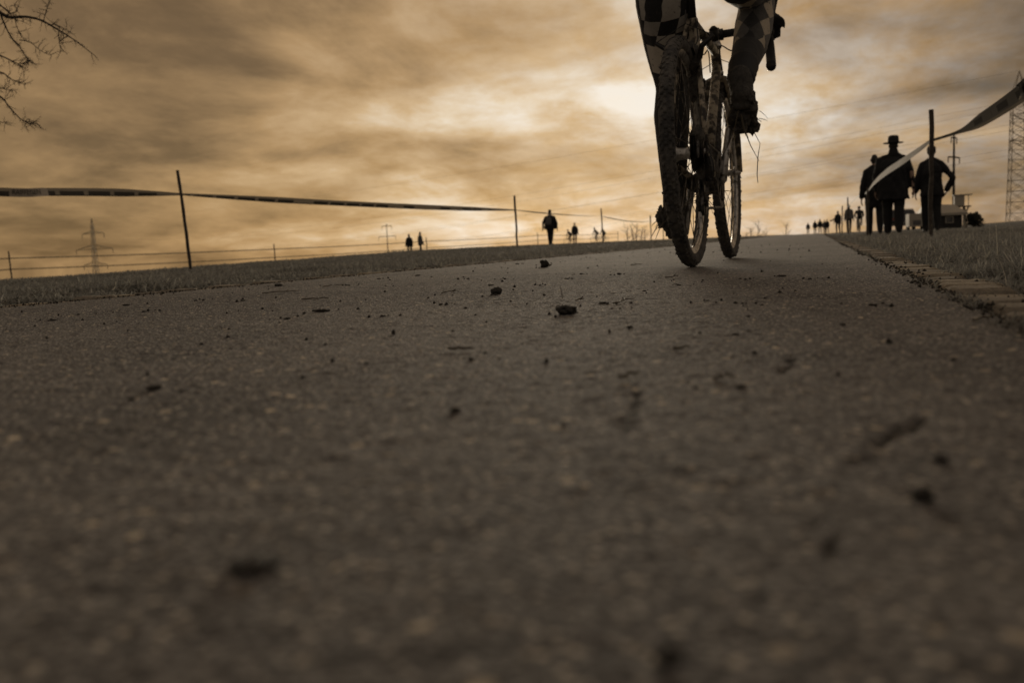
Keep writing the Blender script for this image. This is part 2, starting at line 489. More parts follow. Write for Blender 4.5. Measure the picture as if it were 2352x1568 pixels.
def kerb(name, xc, y0, y1, yfar, z0):
    root = empty(name, (xc, y0, 0)); tag(root, kind='structure')
    y = y0; k = 0; rest = MB()
    while y < yfar:
        me = SETT[(k*5+k//3) % 14]; L = max(v.co.y for v in me.vertices)*2
        zz = z0+random.uniform(-.005, .004)+.045*float(sstep(9, 45, y)); xx = random.uniform(-.007, .007); rz = R(random.uniform(-5, 5))
        if y < y1:
            o = link('kerb_stone', me, None, root, (xx, y+L/2-y0, zz)); o.rotation_euler = (R(random.uniform(-1.3, 1.3)), R(random.uniform(-1.3, 1.3)), rz+(math.pi if k % 2 else 0))
        else:
            rest.box((xx, y+L/2-y0, zz-.03), (.085, L, .06))
        y += L+random.uniform(.003, .013); k += 1
    r_ = rest.build('far_kerb_stones', mk.m, root); tag(r_, kind='stuff')
    return root
kerb('kerb_right', .209, .30, 9.0, 60, .001)
kerb('kerb_left', PX0-.047, 1.2, 11.0, 60, .002)

# ------------------------------------------------------------------ grass
mgr = Mat('grass_blades')
at = mgr.node('ShaderNodeAttribute', attribute_name='tone')
gc = mgr.ramp(at.outputs['Fac'], [(0, c4(.17, .168, .155)), (.5, c4(.30, .294, .266)), (.85, c4(.40, .383, .333)), (1, c4(.56, .51, .40))])
mgr.color(gc).set(Roughness=.9, Specular_IOR_Level=.12)
trn = mgr.node('ShaderNodeBsdfTranslucent'); mgr.l.new(gc, trn.inputs[0]); mxs = mgr.node('ShaderNodeMixShader'); mxs.inputs[0].default_value = .42   # thin blades let the low light through
mgr.l.new(mgr.b.outputs[0], mxs.inputs[1]); mgr.l.new(trn.outputs[0], mxs.inputs[2]); mgr.l.new(mxs.outputs[0], mgr.n['Material Output'].inputs['Surface'])
def blades(name, pos, hgt, wid, bend, tone, label, cat='grass', seed=1):
    g = np.random.default_rng(seed); n = len(pos)
    az = g.uniform(0, 2*np.pi, n); d = np.stack([np.cos(az), np.sin(az)], -1); side = np.stack([-d[:, 1], d[:, 0]], -1)
    lv = np.array([0, .4, .75, 1.0]); ww = np.array([1, .85, .55, 0])
    V_ = np.zeros((n, 7, 3), np.float32)
    k = 0
    for i, (t, w_) in enumerate(zip(lv, ww)):
        off = bend*t**1.8; z = hgt*(t-.35*np.clip(bend/np.maximum(hgt, 1e-4), 0, 1.6)*t**2.2)
        c = np.concatenate([pos[:, :2]+d*off[:, None], (pos[:, 2]+z)[:, None]], 1)
        s3 = np.concatenate([side*(wid*w_/2)[:, None], np.zeros((n, 1))], 1)
        if i < 3: V_[:, k] = c-s3; V_[:, k+1] = c+s3; k += 2
        else: V_[:, k] = c
    base = (np.arange(n)*7)[:, None]
    tri = np.array([[0, 1, 3], [0, 3, 2], [2, 3, 5], [2, 5, 4], [4, 5, 6]])
    f = (base[:, :, None]+tri[None].reshape(1, 5, 3)).reshape(-1, 3)
    me = np_mesh(name, V_.reshape(-1, 3), f, True)
    a = me.attributes.new('tone', 'FLOAT', 'POINT'); a.data.foreach_set('value', np.repeat(tone, 7).astype(np.float32))
    o = link(name, me, mgr.m)
    tag(o, label, cat, kind='stuff')
    return o
def scatter(n, x0, x1, y0, y1, ypow, seed):
    g = np.random.default_rng(seed)
    u = g.random(n); y = y0*(y1/y0)**(u**ypow)
    x = x0+(x1-x0)*g.random(n)
    return x, y, g
# right verge, close to the lens
x, y, g = scatter(120000, 0, 1, .35, 30, 1.3, 11)
x = .250+(.08+np.maximum(.8, y*.55))*x**1.25
x = x+.02*g.standard_normal(len(x))*(x > .30)-.022*(g.random(len(x)) < .10)*(x < .30)
keep = fbm(x*9, y*9, 21, 3)+.25*g.random(len(x)) > .38
x, y = x[keep], y[keep]; n = len(x)
z = terrain(x, y)-.014
clump = fbm(x*5, y*5, 31, 2)
edge = sstep(.24, .42, x)
h = (.010+.085*np.clip(clump-.22, 0, 1)**1.2+.022*g.random(n))*(.5+.75*edge)*(1+.25*sstep(2, 10, y))
stalk = g.random(n) < .018*edge
h = np.where(stalk, h*2.1+.03, h)
w = np.where(stalk, .0012, g.uniform(.0012, .0038, n))*(1+.12*y)
bend = h*g.uniform(.3, 2.6, n)
tone = np.clip(g.normal(.42, .30, n)+.25*(clump-.45)+.25*(g.random(n) < .05), 0, .93)
tone = np.where(stalk, g.uniform(.6, 1.0, n), tone)
blades('grass', np.stack([x, y, z], -1), h, w, bend, tone, 'dark tangled dry grass on the verge behind the right kerb stones', seed=3)
# left verge
x, y, g = scatter(175000, 0, 1, 1.3, 60, .95, 12)
x = -1.765-(.3+np.minimum(9.5, 1.0+y*.95))*x**.9
keep = fbm(x*3.5, y*3.5, 41, 3)+.3*g.random(len(x)) > .42
x, y = x[keep], y[keep]; n = len(x)
z = terrain(x, y)-.014
clump = fbm(x*2.2, y*2.2, 51, 3)
edge = sstep(1.74, 2.1, -x)
h = (.004+.135*np.clip(clump-.25, 0, 1)**1.4+.016*g.random(n))*(.5+.6*edge)
stalk = g.random(n) < .0025
h = np.where(stalk, h*1.6+.035, h)
w = np.where(stalk, .0022, g.uniform(.003, .008, n))*(1+.07*y)
bend = h*g.uniform(.3, 2.4, n)
tone = np.clip(g.normal(.40, .24, n)+.3*(clump-.45), 0, .9)
tone = np.where(stalk, g.uniform(.6, .95, n), tone)
blades('grass', np.stack([x, y, z], -1), h, w, bend, tone, 'low dull grass on the wide verge left of the path', seed=4)

# soil, grit and sprouting blades along the two kerb lines
g = np.random.default_rng(91)
soilm = simple('edge_soil', c4(.022, .020, .016), c4(.075, .066, .052), 90, .95, .8, 300, .003)
oc_ = np.array([[1, 0, 0], [0, 1, 0], [-1, 0, 0], [0, -1, 0], [0, 0, 1], [0, 0, -.4]]); of_ = np.array([[0, 1, 4], [1, 2, 4], [2, 3, 4], [3, 0, 4], [1, 0, 5], [2, 1, 5], [3, 2, 5], [0, 3, 5]])
for xc, sg, y0, y1, nm in ((PX1+.002, .008, .35, 9, 'right'), (PX0-.002, .012, 1.4, 12, 'left')):
    n = 1100; yy = y0*(y1/y0)**g.random(n); k = fbm(yy*9, yy*0+3, 5, 3); xx = xc+g.normal(0, 1, n)*sg*(.4+1.6*k)+(.10*(g.random(n)-.1))*(g.random(n) < .12)
    s_ = g.uniform(.0008, .0034, n)*(.5+k)*(1+.05*yy); rot = g.uniform(.55, 1.45, (n, 6, 3))
    v = oc_[None]*s_[:, None, None]*rot+np.stack([xx, yy, s_*.15+.001], -1)[:, None]
    f = (of_[None]+6*np.arange(n)[:, None, None]).reshape(-1, 3)
    o = link('edge_grit', np_mesh('edge_grit', v.reshape(-1, 3), f), soilm); tag(o, 'dark soil and grit lying along the %s kerb line' % nm, 'grit', kind='stuff')
n = 5200; yy = .4*(7/.4)**g.random(n); keep = fbm(yy*7, yy*0+8, 15, 3) > .47; yy = yy[keep]; n = len(yy)
xx = np.where(g.random(n) < .4, PX1+g.normal(0, .006, n), .254+g.normal(0, .010, n)); h = g.uniform(.006, .026, n)
blades('grass', np.stack([xx, yy, np.full(n, -.004)], -1), h, g.uniform(.001, .0028, n), h*g.uniform(.4, 2.2, n), np.clip(g.normal(.45, .25, n), 0, .95), 'thin grass sprouting in the joints of the right kerb', seed=9)
# ------------------------------------------------------------------ bodies: solids grown together into one skin
class Flesh:
    """capsules and ellipsoids that a voxel remesh turns into one continuous surface"""
    def __init__(s): s.mb = MB()
    def cap(s, a, b, ra, rb, n=12, flat=None):
        a, b = Vector(a), Vector(b); t = b-a; L = t.length
        t = t.normalized() if L > 1e-6 else Vector((0, 0, 1))
        ref = Vector((0, 0, 1)) if abs(t.z) < .9 else Vector((0, 1, 0))
        u = t.cross(ref).normalized(); w = t.cross(u)
        if flat:  # (direction, factor): squash across that direction
            fd, ff = Vector(flat[0]), flat[1]
        rings = []
        for k in range(1, 4):
            an = -math.pi/2+k*math.pi/6 if k < 3 else 0
            rings.append((a+t*ra*math.sin(an), ra*math.cos(an)))
        for k in range(0, 3):
            an = k*math.pi/6
            rings.append((b+t*rb*math.sin(an), rb*math.cos(an)))
        vs = []
        for c, r_ in rings:
            for k in range(n):
                o = (u*math.cos(2*math.pi*k/n)+w*math.sin(2*math.pi*k/n))*r_
                if flat: o = o-fd*(o.dot(fd)*(1-ff))
                vs.append(c+o)
        fs = []
        for i in range(len(rings)-1):
            for k in range(n): fs.append((i*n+k, i*n+(k+1) % n, (i+1)*n+(k+1) % n, (i+1)*n+k))
        p0 = len(vs); vs += [a-t*ra, b+t*rb]
        for k in range(n):
            fs.append((p0, (k+1) % n, k)); fs.append((p0+1, (len(rings)-1)*n+k, (len(rings)-1)*n+(k+1) % n))
        s.mb.add(vs, fs); return s
    def chain(s, pts, rad, flat=None):
        for i in range(len(pts)-1): s.cap(pts[i], pts[i+1], rad[i], rad[i+1], flat=flat)
        return s
    def ell(s, c, r, rot=None, n=14, m_=9):
        c = Vector(c); vs = []; fs = []
        for j in range(1, m_):
            th = math.pi*j/m_
            for k in range(n):
                p = Vector((r[0]*math.sin(th)*math.cos(2*math.pi*k/n), r[1]*math.sin(th)*math.sin(2*math.pi*k/n), r[2]*math.cos(th)))
                if rot is not None: p = rot @ p
                vs.append(c+p)
        for j in range(m_-2):
            for k in range(n): fs.append((j*n+k, (j+1)*n+k, (j+1)*n+(k+1) % n, j*n+(k+1) % n))
        t0 = len(vs)
        for sgn in (1, -1):
            p = Vector((0, 0, r[2]*sgn)); vs.append(c+(rot @ p if rot is not None else p))
        for k in range(n):
            fs.append((t0, k, (k+1) % n)); fs.append((t0+1, (m_-2)*n+(k+1) % n, (m_-2)*n+k))
        s.mb.add(vs, fs); return s
    def loft(s, rings, n=20):
        """rings: (centre, rx, ry) stacked along z, closed at both ends"""
        vs = []; fs = []
        for c, rx, ry in rings:
            c = Vector(c)
            for k in range(n): vs.append(c+Vector((rx*math.cos(2*math.pi*k/n), ry*math.sin(2*math.pi*k/n), 0)))
        for i in range(len(rings)-1):
            for k in range(n): fs.append((i*n+k, i*n+(k+1) % n, (i+1)*n+(k+1) % n, (i+1)*n+k))
        fs.append(tuple(reversed(range(n)))); fs.append(tuple(range((len(rings)-1)*n, len(rings)*n)))
        s.mb.add(vs, fs); return s
    def grow(s, name, voxel, smooth=4, factor=.5):
        me = s.mb.mesh('tmp'); o = bpy.data.objects.new('tmp', me); COL.objects.link(o)
        r_ = o.modifiers.new('r', 'REMESH'); r_.mode = 'VOXEL'; r_.voxel_size = voxel; r_.use_smooth_shade = True
        if smooth:
            k = o.modifiers.new('s', 'SMOOTH'); k.iterations = smooth; k.factor = factor
        dg = bpy.context.evaluated_depsgraph_get()
        out = bpy.data.meshes.new_from_object(o.evaluated_get(dg)); out.name = name
        bpy.data.objects.remove(o); bpy.data.meshes.remove(me)
        out.polygons.foreach_set('use_smooth', [True]*len(out.polygons))
        return out
def hand(fl, wrist, knuck, palm_n, size=1.0, curl=.6, grip=None):
    """palm from wrist to knuckles, four fingers of unequal length and a thumb; palm_n points out of the palm"""
    w, k = Vector(wrist), Vector(knuck); d = (k-w).normalized(); pn = Vector(palm_n).normalized(); sd = d.cross(pn).normalized()
    for i, off in enumerate((-.030, -.010, .010, .030)):
        o = sd*off*size
        fl.cap(w+o*.5, k+o, .013*size, .012*size)
        L = (.070, .082, .077, .060)[i]*size
        d1 = (d*math.cos(curl)+pn*math.sin(curl)); d2 = (d*math.cos(curl*2.1)+pn*math.sin(curl*2.1)); d3 = (d*math.cos(curl*3)+pn*math.sin(curl*3))
        p1 = k+o+d1*L*.45; p2 = p1+d2*L*.32; p3 = p2+d3*L*.23
        fl.chain([k+o, p1, p2, p3], [.0098*size, .0092*size, .0088*size, .0075*size])
    b = w+(k-w)*.25-sd*.03*size
    t1 = b-sd*.022*size+d*.03*size+pn*.012*size; t2 = t1+d*.03*size+pn*.012*size
    fl.chain([b, t1, t2], [.012*size, .0105*size, .009*size])
def set_attr(me, name, arr):
    a = me.attributes.new(name, 'FLOAT', 'POINT'); a.data.foreach_set('value', np.asarray(arr, np.float32))
def verts_of(me):
    v = np.empty(len(me.vertices)*3, np.float32); me.vertices.foreach_get('co', v); return v.reshape(-1, 3)
# ------------------------------------------------------------------ bicycle
def mud_mix(M_, base, mud=c4(.045, .038, .030), scale=30, lo=.45, hi=.6):
    f = M_.ramp(M_.noise(scale, 5, .65), [(lo, c4(0)), (hi, c4(1))])
    return M_.mix(f, base, mud)
mt = Mat('muddy_rubber'); mt.color(mud_mix(mt, c4(.045, .044, .043), c4(.125, .115, .10), 26, .38, .60)).set(Roughness=.85); mt.bump(mt.noise(140, 4), .8, .004)
RUBBER = mt.m
mt = Mat('alloy'); mt.color(mud_mix(mt, c4(.62, .60, .56), c4(.07, .06, .045), 45, .50, .66)).set(Roughness=.38, Metallic=.9); ALLOY = mt.m
mt = Mat('tan_paint'); mt.color(mud_mix(mt, c4(.44, .38, .285), c4(.05, .044, .036), 30, .43, .54)).set(Roughness=.55, Specular_IOR_Level=.35); PAINT = mt.m
mt = Mat('black_metal'); mt.color(mud_mix(mt, c4(.02), c4(.05, .043, .034), 40, .5, .65)).set(Roughness=.45, Metallic=.3); BLACKM = mt.m
mt = Mat('dark_steel'); mt.color(mud_mix(mt, c4(.16, .15, .14), c4(.035, .03, .025), 60, .42, .55)).set(Roughness=.5, Metallic=.8); STEEL = mt.m
mt = Mat('bar_tape'); mt.color(c4(.028)).set(Roughness=.75); mt.bump(mt.noise(160, 2), .4, .002); BARTAPE = mt.m
mt = Mat('wet_mud'); mt.color(mt.ramp(mt.noise(70, 5, .7), [(.3, c4(.028, .026, .023)), (.7, c4(.085, .076, .063))])).set(Roughness=.7); mt.bump(mt.noise(120, 4), .9, .006); MUD = mt.m
STRAW = simple('dead_straw', c4(.05, .042, .028), c4(.16, .13, .085), 30, .7)

HEAD, LEAN = R(-1.5), R(-1.7)
BO = onG(1590, 613)
bike = empty('bicycle', BO); bike.rotation_euler = Euler((0, LEAN, HEAD), 'XYZ')
BM = Matrix.Translation(BO) @ Euler((0, LEAN, HEAD), 'XYZ').to_matrix().to_4x4()
BI = BM.inverted()
def bl(x, y, Y):
    """bike-space point seen at (x, y), Y metres along the path"""
    return BI @ atY(x, y, Y)
tag(bike, 'muddy drop bar cyclocross bicycle with pale frame ridden on the asphalt path', 'bicycle')
RW = .343
AX_R, AX_F, BB = Vector((0, 0, RW)), Vector((0, 1.02, RW)), Vector((0, .425, .28))

def tyre_mesh(seed):
    r = random.Random(seed); g = np.random.default_rng(seed)
    mb = MB(); nu, nv = 150, 14; rt = .0205; rc = RW-rt-.003
    vs = []
    for i in range(nu):
        a = 2*math.pi*i/nu
        lump = .0022*float(fbm(np.array(a*9.), np.array(seed*3.1), 5, 3))
        for j in range(nv):
            b_ = 2*math.pi*j/nv
            rr = rt+lump*(1.2 if math.cos(b_) > 0 else .4)+g.normal(0, .0004)
            q = rc+rr*math.cos(b_)
            vs.append((rr*math.sin(b_), q*math.cos(a), q*math.sin(a)))
    fs = [(i*nv+j, i*nv+(j+1) % nv, ((i+1) % nu)*nv+(j+1) % nv, ((i+1) % nu)*nv+j) for i in range(nu) for j in range(nv)]
    mb.add(vs, fs)
    for i in range(96):                                     # moulded tread knobs, clogged in places
        a0 = 2*math.pi*i/96
        for j, off in enumerate((-58, -30, 0, 30, 58)):
            if r.random() < .25: continue
            a = a0+(math.pi/96 if j % 2 else 0); b_ = R(off+r.uniform(-3, 3))
            h = r.uniform(.0012, .0034)
            q = rc+(rt+h*.4)*math.cos(b_); x = (rt+h*.4)*math.sin(b_)
            m_ = Matrix.Rotation(a-math.pi/2, 3, 'X') @ Matrix.Rotation(b_, 3, 'Y')
            mb.box((x, q*math.cos(a), q*math.sin(a)), (.0075*r.uniform(.8, 1.3), .009*r.uniform(.8, 1.5), h+.002), m_)
    for i in range(46):                                     # mud crumbs and straw caught in the tread
        a = r.uniform(0, 2*math.pi); s_ = r.choice((-1, 1)); q = rc+rt*r.uniform(.1, .9); x = s_*rt*r.uniform(.75, 1.05)
        m_ = Euler((r.uniform(0, 3), r.uniform(0, 3), r.uniform(0, 3))).to_matrix()
        mb.box((x, q*math.cos(a), q*math.sin(a)), (r.uniform(.004, .010), r.uniform(.003, .009), r.uniform(.003, .007)), m_)
    return mb.mesh('tyre', True)
def rim_mesh():
    ro, ri = RW-.030, RW-.058; mb = MB()
    prof = [(ro, -.011), (ro, .011), (ro-.014, .0115), (ri, .005), (ri-.003, 0), (ri, -.005), (ro-.014, -.0115), (ro, -.011)]
    mb.lathe(prof, (0, 0, 0), 'x', 96); return mb.mesh('rim', True)
def hub_mesh(rear):
    mb = MB()
    if rear: prof = [(.0, -.062), (.009, -.062), (.009, -.045), (.014, -.040), (.027, -.036), (.028, -.032), (.019, -.026), (.017, .000), (.020, .010), (.029, .016), (.029, .020), (.012, .021), (.010, .050), (.010, .066), (0, .066)]
    else: prof = [(0, -.056), (.010, -.056), (.010, -.044), (.013, -.040), (.021, -.036), (.021, -.031), (.013, -.024), (.013, .024), (.021, .031), (.021, .036), (.013, .040), (.010, .044), (.010, .056), (0, .056)]
    mb.lathe(prof, (0, 0, 0), 'x', 20); return mb.mesh('hub', True)
def spoke(side, ang, hubr, hubx, k):
    lead = R(62)*(1 if k else -1)
    p0 = Vector((hubx*side, hubr*math.cos(ang+lead), hubr*math.sin(ang+lead))); rr = RW-.056
    p1 = Vector((side*.003, rr*math.cos(ang), rr*math.sin(ang)))
    mb = MB(); mb.tube([p0, p0+(p1-p0)*.5, p1], .0011, 5); return mb
SPOKE_N = 28
def wheel(name, axle, rear):
    w = link(name, rim_mesh(), ALLOY, bike, axle); w.rotation_euler.x = .13 if rear else .4
    link('tyre', tyre_mesh(3 if rear else 8), RUBBER, w)
    link('hub', hub_mesh(rear), ALLOY, w)
    hr, hx = (.025, .030) if rear else (.019, .033)
    for i in range(SPOKE_N):
        sd = 1 if i % 2 else -1
        x = hx*(.6 if (rear and sd > 0) else 1.0)
        spoke(sd, 2*math.pi*i/SPOKE_N, hr, x, (i//2) % 2).build('spoke', STEEL, w)
    MB().tube([(0, RW-.06, 0), (0, RW-.105, 0)], [.0035, .0028], 6).build('valve', STEEL, w)
    return w
wheel('rear_wheel', AX_R, True); wheel('front_wheel', AX_F, False)

SEAT = Vector((0, .272, .80)); HT = Vector((0, .839, .815)); HB = Vector((0, .873, .715)); HD = (HT-HB).normalized()
mb = MB()
mb.tube([SEAT, BB], [.0150, .0155], 14); mb.tube([SEAT+Vector((0, .008, -.012)), HT-HD*.028], [.0145, .0155], 14)
mb.tube([BB+Vector((0, .004, .004)), HB+HD*.030], [.0185, .0175], 14); mb.tube([HB, HT], .0185, 16)
mb.tube([BB-Vector((.034, 0, 0)), BB+Vector((.034, 0, 0))], .021, 16)
mb.build('frame', PAINT, bike, True)
for s_ in (-1, 1):
    MB().tube([SEAT+Vector((s_*.012, -.012, -.010)), Vector((s_*.034, .13, .62)), Vector((s_*.046, .07, .50)), Vector((s_*.062, .006, RW+.006))], [.0075, .0085, .0085, .007], 10).build('seat_stay', PAINT, bike, True)
    MB().tube([BB+Vector((s_*.022, -.01, 0)), Vector((s_*.036, .30, .292)), Vector((s_*.058, .12, .325)), Vector((s_*.062, .004, RW-.004))], [.0105, .0110, .0085, .007], 10).build('chain_stay', PAINT, bike, True)
    MB().box((s_*.064, .004, RW), (.006, .030, .034)).build('dropout', STEEL, bike)
mb = MB()
mb.tube([HB, HB-HD*.022], [.020, .024], 14)
for s_ in (-1, 1):
    c0 = HB-HD*.028
    mb.tube([HB-HD*.018, c0+Vector((s_*.034, 0, 0)), c0+Vector((s_*.045, .012, -.06)), Vector((s_*.054, .975, .46)), Vector((s_*.055, 1.02, RW))], [.015, .0165, .0155, .0125, .0085], 12)
mb.build('fork', PAINT, bike, True)
mb = MB(); mb.lathe([(0, -.012), (.024, -.012), (.026, -.004), (.022, .008), (.018, .018), (0, .018)], HT, 'z', 18); mb.build('headset', ALLOY, bike, True)
mb = MB(); mb.lathe([(0, -.010), (.023, -.010), (.024, .004), (.019, .010), (0, .010)], HB, 'z', 18); mb.build('headset', ALLOY, bike, True)
BAR = Vector((0, .915, .868))
mb = MB(); mb.tube([HT+HD*.012, HT+HD*.062], .017, 14); mb.tube([HT+HD*.040, BAR], [.0165, .0155], 14)
mb.tube([BAR-Vector((.024, 0, 0)), BAR+Vector((.024, 0, 0))], .022, 14); mb.tube([HT+HD*.060, HT+HD*.072], [.019, .006], 12)
stem = mb.build('stem', BLACKM, bike, True)
MB().box(BAR+Vector((0, -.012, .020)), (.024, .006, .008)).build('clamp_badge', ALLOY, stem)
def drop(s_):
    return [BAR+Vector((s_*x, y, z)) for x, y, z in ((.0, 0, 0), (.09, 0, .002), (.160, .004, 0), (.180, .030, -.003), (.187, .085, -.018), (.190, .098, -.058), (.193, .082, -.100), (.196, .045, -.132), (.200, -.02, -.148), (.203, -.075, -.154))]
mb = MB()
for s_ in (-1, 1): mb.tube(drop(s_), [.0155, .015, .0145]+[.0185]*7, 12)
hb = mb.build('handlebar', BARTAPE, bike, True)
for s_ in (-1, 1):
    e = drop(s_)[-1]; MB().lathe([(0, -.006), (.0188, -.006), (.0192, 0), (.0188, .004)], e, 'y', 14).build('bar_plug', BLACKM, hb, True)
    b0 = BAR+Vector((s_*.188, .088, -.016))
    mb = MB(); mb.tube([b0+Vector((0, -.03, .008)), b0+Vector((s_*.002, .02, .022)), b0+Vector((s_*.002, .06, .048)), b0+Vector((s_*.002, .072, .072))], [.018, .0195, .018, .012], 10)
    lv = mb.build('brake_hood', BARTAPE, bike, True)
    MB().tube([b0+Vector((0, .055, .02)), b0+Vector((s_*.006, .075, -.03)), b0+Vector((s_*.014, .06, -.09))], [.007, .0065, .004], 8).build('brake_lever', BLACKM, lv, True)
# cables looping from the hoods to the frame and brakes
def cable(pts, r_=.0025):
    P = [Vector(p) for p in pts]; out = []
    for i in range(len(P)-1):
        p0, p1, p2, p3 = P[max(i-1, 0)], P[i], P[i+1], P[min(i+2, len(P)-1)]
        for k in range(6):
            t = k/6; out.append(.5*((2*p1)+(p2-p0)*t+(2*p0-5*p1+4*p2-p3)*t*t+(3*p1-p0-3*p2+p3)*t**3))
    out.append(P[-1]); MB().tube(out, r_, 6).build('brake_cable', BARTAPE, bike, True)
cable([BAR+Vector((.10, -.004, -.015)), BAR+Vector((.06, -.02, -.07)), HT+Vector((.022, -.02, -.01)), HB+Vector((.025, -.05, .0))])
cable([BAR+Vector((-.10, -.004, -.015)), BAR+Vector((-.055, -.02, -.07)), HT+Vector((-.024, -.02, -.02)), HB+Vector((-.022, -.04, .0))])
cable([SEAT+Vector((.012, -.02, -.01)), Vector((.030, .15, .70)), Vector((.0, .12, .665))], .002)
# seat post, saddle
SP = (SEAT-BB).normalized(); ST = SEAT+SP*.145
MB().tube([SEAT-SP*.02, ST], .0136, 14).build('seat_post', BLACKM, bike, True)
fl = Flesh(); fl.ell(ST+Vector((0, -.07, .03)), (.072, .075, .022)); fl.ell(ST+Vector((0, .02, .03)), (.045, .11, .020)); fl.ell(ST+Vector((0, .12, .024)), (.020, .06, .018))
link('saddle', fl.grow('saddle', .006), BARTAPE, bike)
# drive train
CA = R(6)                                                   # right crank almost upright
cd = Vector((0, math.sin(CA), math.cos(CA))); PR = BB+cd*.172+Vector((.118, 0, 0)); PL = BB-cd*.172+Vector((-.118, 0, 0))
for s_, pp in ((1, PR), (-1, PL)):
    a = BB+Vector((s_*.052, 0, 0)); b_ = pp-Vector((s_*.036, 0, 0))
    MB().tube([a-(b_-a)*.06, a, a+(b_-a)*.5, b_, b_+(b_-a)*.05], [.010, .017, .0125, .014, .008], 10).build('crank_arm', ALLOY, bike, True)
    pd = MB(); pd.tube([pp-Vector((s_*.034, 0, 0)), pp+Vector((s_*.03, 0, 0))], .0075, 8)
    for dy in (-.028, .028): pd.box(pp+Vector((0, dy, 0)), (.052, .010, .014))
    for dx in (-.024, .024): pd.box(pp+Vector((dx, 0, 0)), (.008, .046, .012))
    pd.build('pedal', STEEL, bike)
mb = MB(); mb.lathe([(.090, -.0015), (.093, 0), (.090, .0015), (.072, .0015), (.072, -.0015), (.090, -.0015)], BB+Vector((.046, 0, 0)), 'x', 44)
for k in range(5):
    a = 2*math.pi*k/5+CA; mb.box(BB+Vector((.047, .045*math.sin(a), .045*math.cos(a))), (.004, .014, .064), Matrix.Rotation(-a, 3, 'X'))
mb.build('chainring', STEEL, bike)
cas = MB()
for k in range(9):
    r_ = .058-.0033*k; x = .0205+.0042*k
    cas.lathe([(.012, x-.0008), (r_, x-.0008), (r_+.002, x), (r_, x+.0008), (.012, x+.0008)], AX_R, 'x', 32)
cas.build('cassette', STEEL, bike)
ch = MB(); cx = .041
top = [Vector((cx, .0+.046*math.cos(a), RW+.046*math.sin(a))) for a in np.linspace(R(205), R(95), 8)]
fr = [Vector((cx+.004, BB.y+.092*math.cos(a), BB.z+.092*math.sin(a))) for a in np.linspace(R(88), R(-92), 16)]
bot = [Vector((cx, .035, .175)), Vector((cx, .012, .165)), Vector((cx, -.005, .185)), Vector((cx, .022, .255)), Vector((cx, .0, RW-.047))]
ch.tube(top+fr+bot, .0045, 6); ch.build('chain', STEEL, bike)
mb = MB(); mb.tube([AX_R+Vector((.062, 0, -.015)), Vector((.066, .012, .285)), Vector((.058, .022, .258))], [.010, .014, .012], 8)
mb.box((.046, .020, .210), (.004, .026, .11), Matrix.Rotation(R(14), 3, 'X')); mb.box((.036, .020, .210), (.003, .024, .11), Matrix.Rotation(R(14), 3, 'X'))
for z_, y_ in ((.255, .024), (.172, .012)): mb.lathe([(.004, -.005), (.019, -.005), (.020, 0), (.019, .005), (.004, .005)], (.041, y_, z_), 'x', 16)
dr = mb.build('rear_derailleur', BLACKM, bike)
cable([(.064, -.02, RW+.02), (.085, -.05, .30), (.075, -.02, .255), (.062, .01, .27)], .0024)
# cantilever brakes
for nm, y_, z_, sp_ in (('rear_brake', .098, .665, .040), ('front_brake', .94, .70, .050)):
    mb = MB()
    for s_ in (-1, 1):
        mb.tube([(s_*sp_, y_-.006, z_-.03), (s_*(sp_+.012), y_-.02, z_+.004), (s_*(sp_+.050), y_-.022, z_+.030)], [.010, .009, .006], 8)
        mb.box((s_*.021, y_-.012, z_-.004), (.014, .050, .012), Matrix.Rotation(R(-18 if 'rear' in nm else 18), 3, 'X'))
        mb.tube([(s_*(sp_+.048), y_-.022, z_+.030), (0, y_+.02, z_+.085)], .0014, 5)
    mb.tube([(0, y_+.02, z_+.085), (0, y_+.035, z_+.13)], .0016, 5)
    mb.build(nm, BLACKM, bike)
# clogged mud with straw
def clod_mesh(seed, r=(1, 1, .7), sub=3, rough=.5):
    bm = bmesh.new(); bmesh.ops.create_icosphere(bm, subdivisions=max(3, sub), radius=1.0)
    g = random.Random(seed); ox, oy = g.uniform(0, 90), g.uniform(0, 90)
    P = np.array([v.co[:] for v in bm.verts])
    n_ = fbm(P[:, 0]*2.1+ox+P[:, 2]*.9, P[:, 1]*2.1+oy-P[:, 2]*1.2, seed, 4)+.5*fbm(P[:, 0]*5+ox, P[:, 1]*5+oy+P[:, 2]*5, seed+3, 2)
    for v, k in zip(bm.verts, n_): v.co = Vector((v.co.x*r[0], v.co.y*r[1], v.co.z*r[2]))*(1+rough*(k-.7)*2)
    me = bpy.data.meshes.new('clod'); bm.to_mesh(me); bm.free()
    me.polygons.foreach_set('use_smooth', [False]*len(me.polygons)); return me
def straw(mb, c, n, L, seed, r_=.0011, spread=1.0, down=.3):
    g = random.Random(seed)
    for _ in range(n):
        d = Vector((g.gauss(0, spread), g.gauss(0, spread), g.gauss(-down, .8))).normalized(); l = L*g.uniform(.4, 1.1)
        p = Vector(c)+Vector((g.gauss(0, .01), g.gauss(0, .01), g.gauss(0, .012))); k = Vector((g.gauss(0, 1), g.gauss(0, 1), g.gauss(-.6, .7)))*l*.35
        mb.tube([p, p+d*l*.35+k*.2, p+d*l*.7+k*.55, p+d*l+k], [r_, r_, r_*.8, r_*.4], 4)
MUDS = [((.004, .135, .64), (.040, .040, .050), 1), ((.012, .165, .58), (.034, .030, .060), 2), ((.022, .33, .30), (.030, .055, .050), 3), ((.045, .02, .30), (.018, .022, .060), 4),
        ((-.01, .40, .27), (.052, .04, .038), 5), ((.0, .905, .655), (.040, .034, .040), 6), ((.036, .03, .20), (.016, .03, .04), 7), ((.036, .0, .385), (.022, .040, .036), 9), ((.03, .20, .34), (.02, .05, .045), 10)]
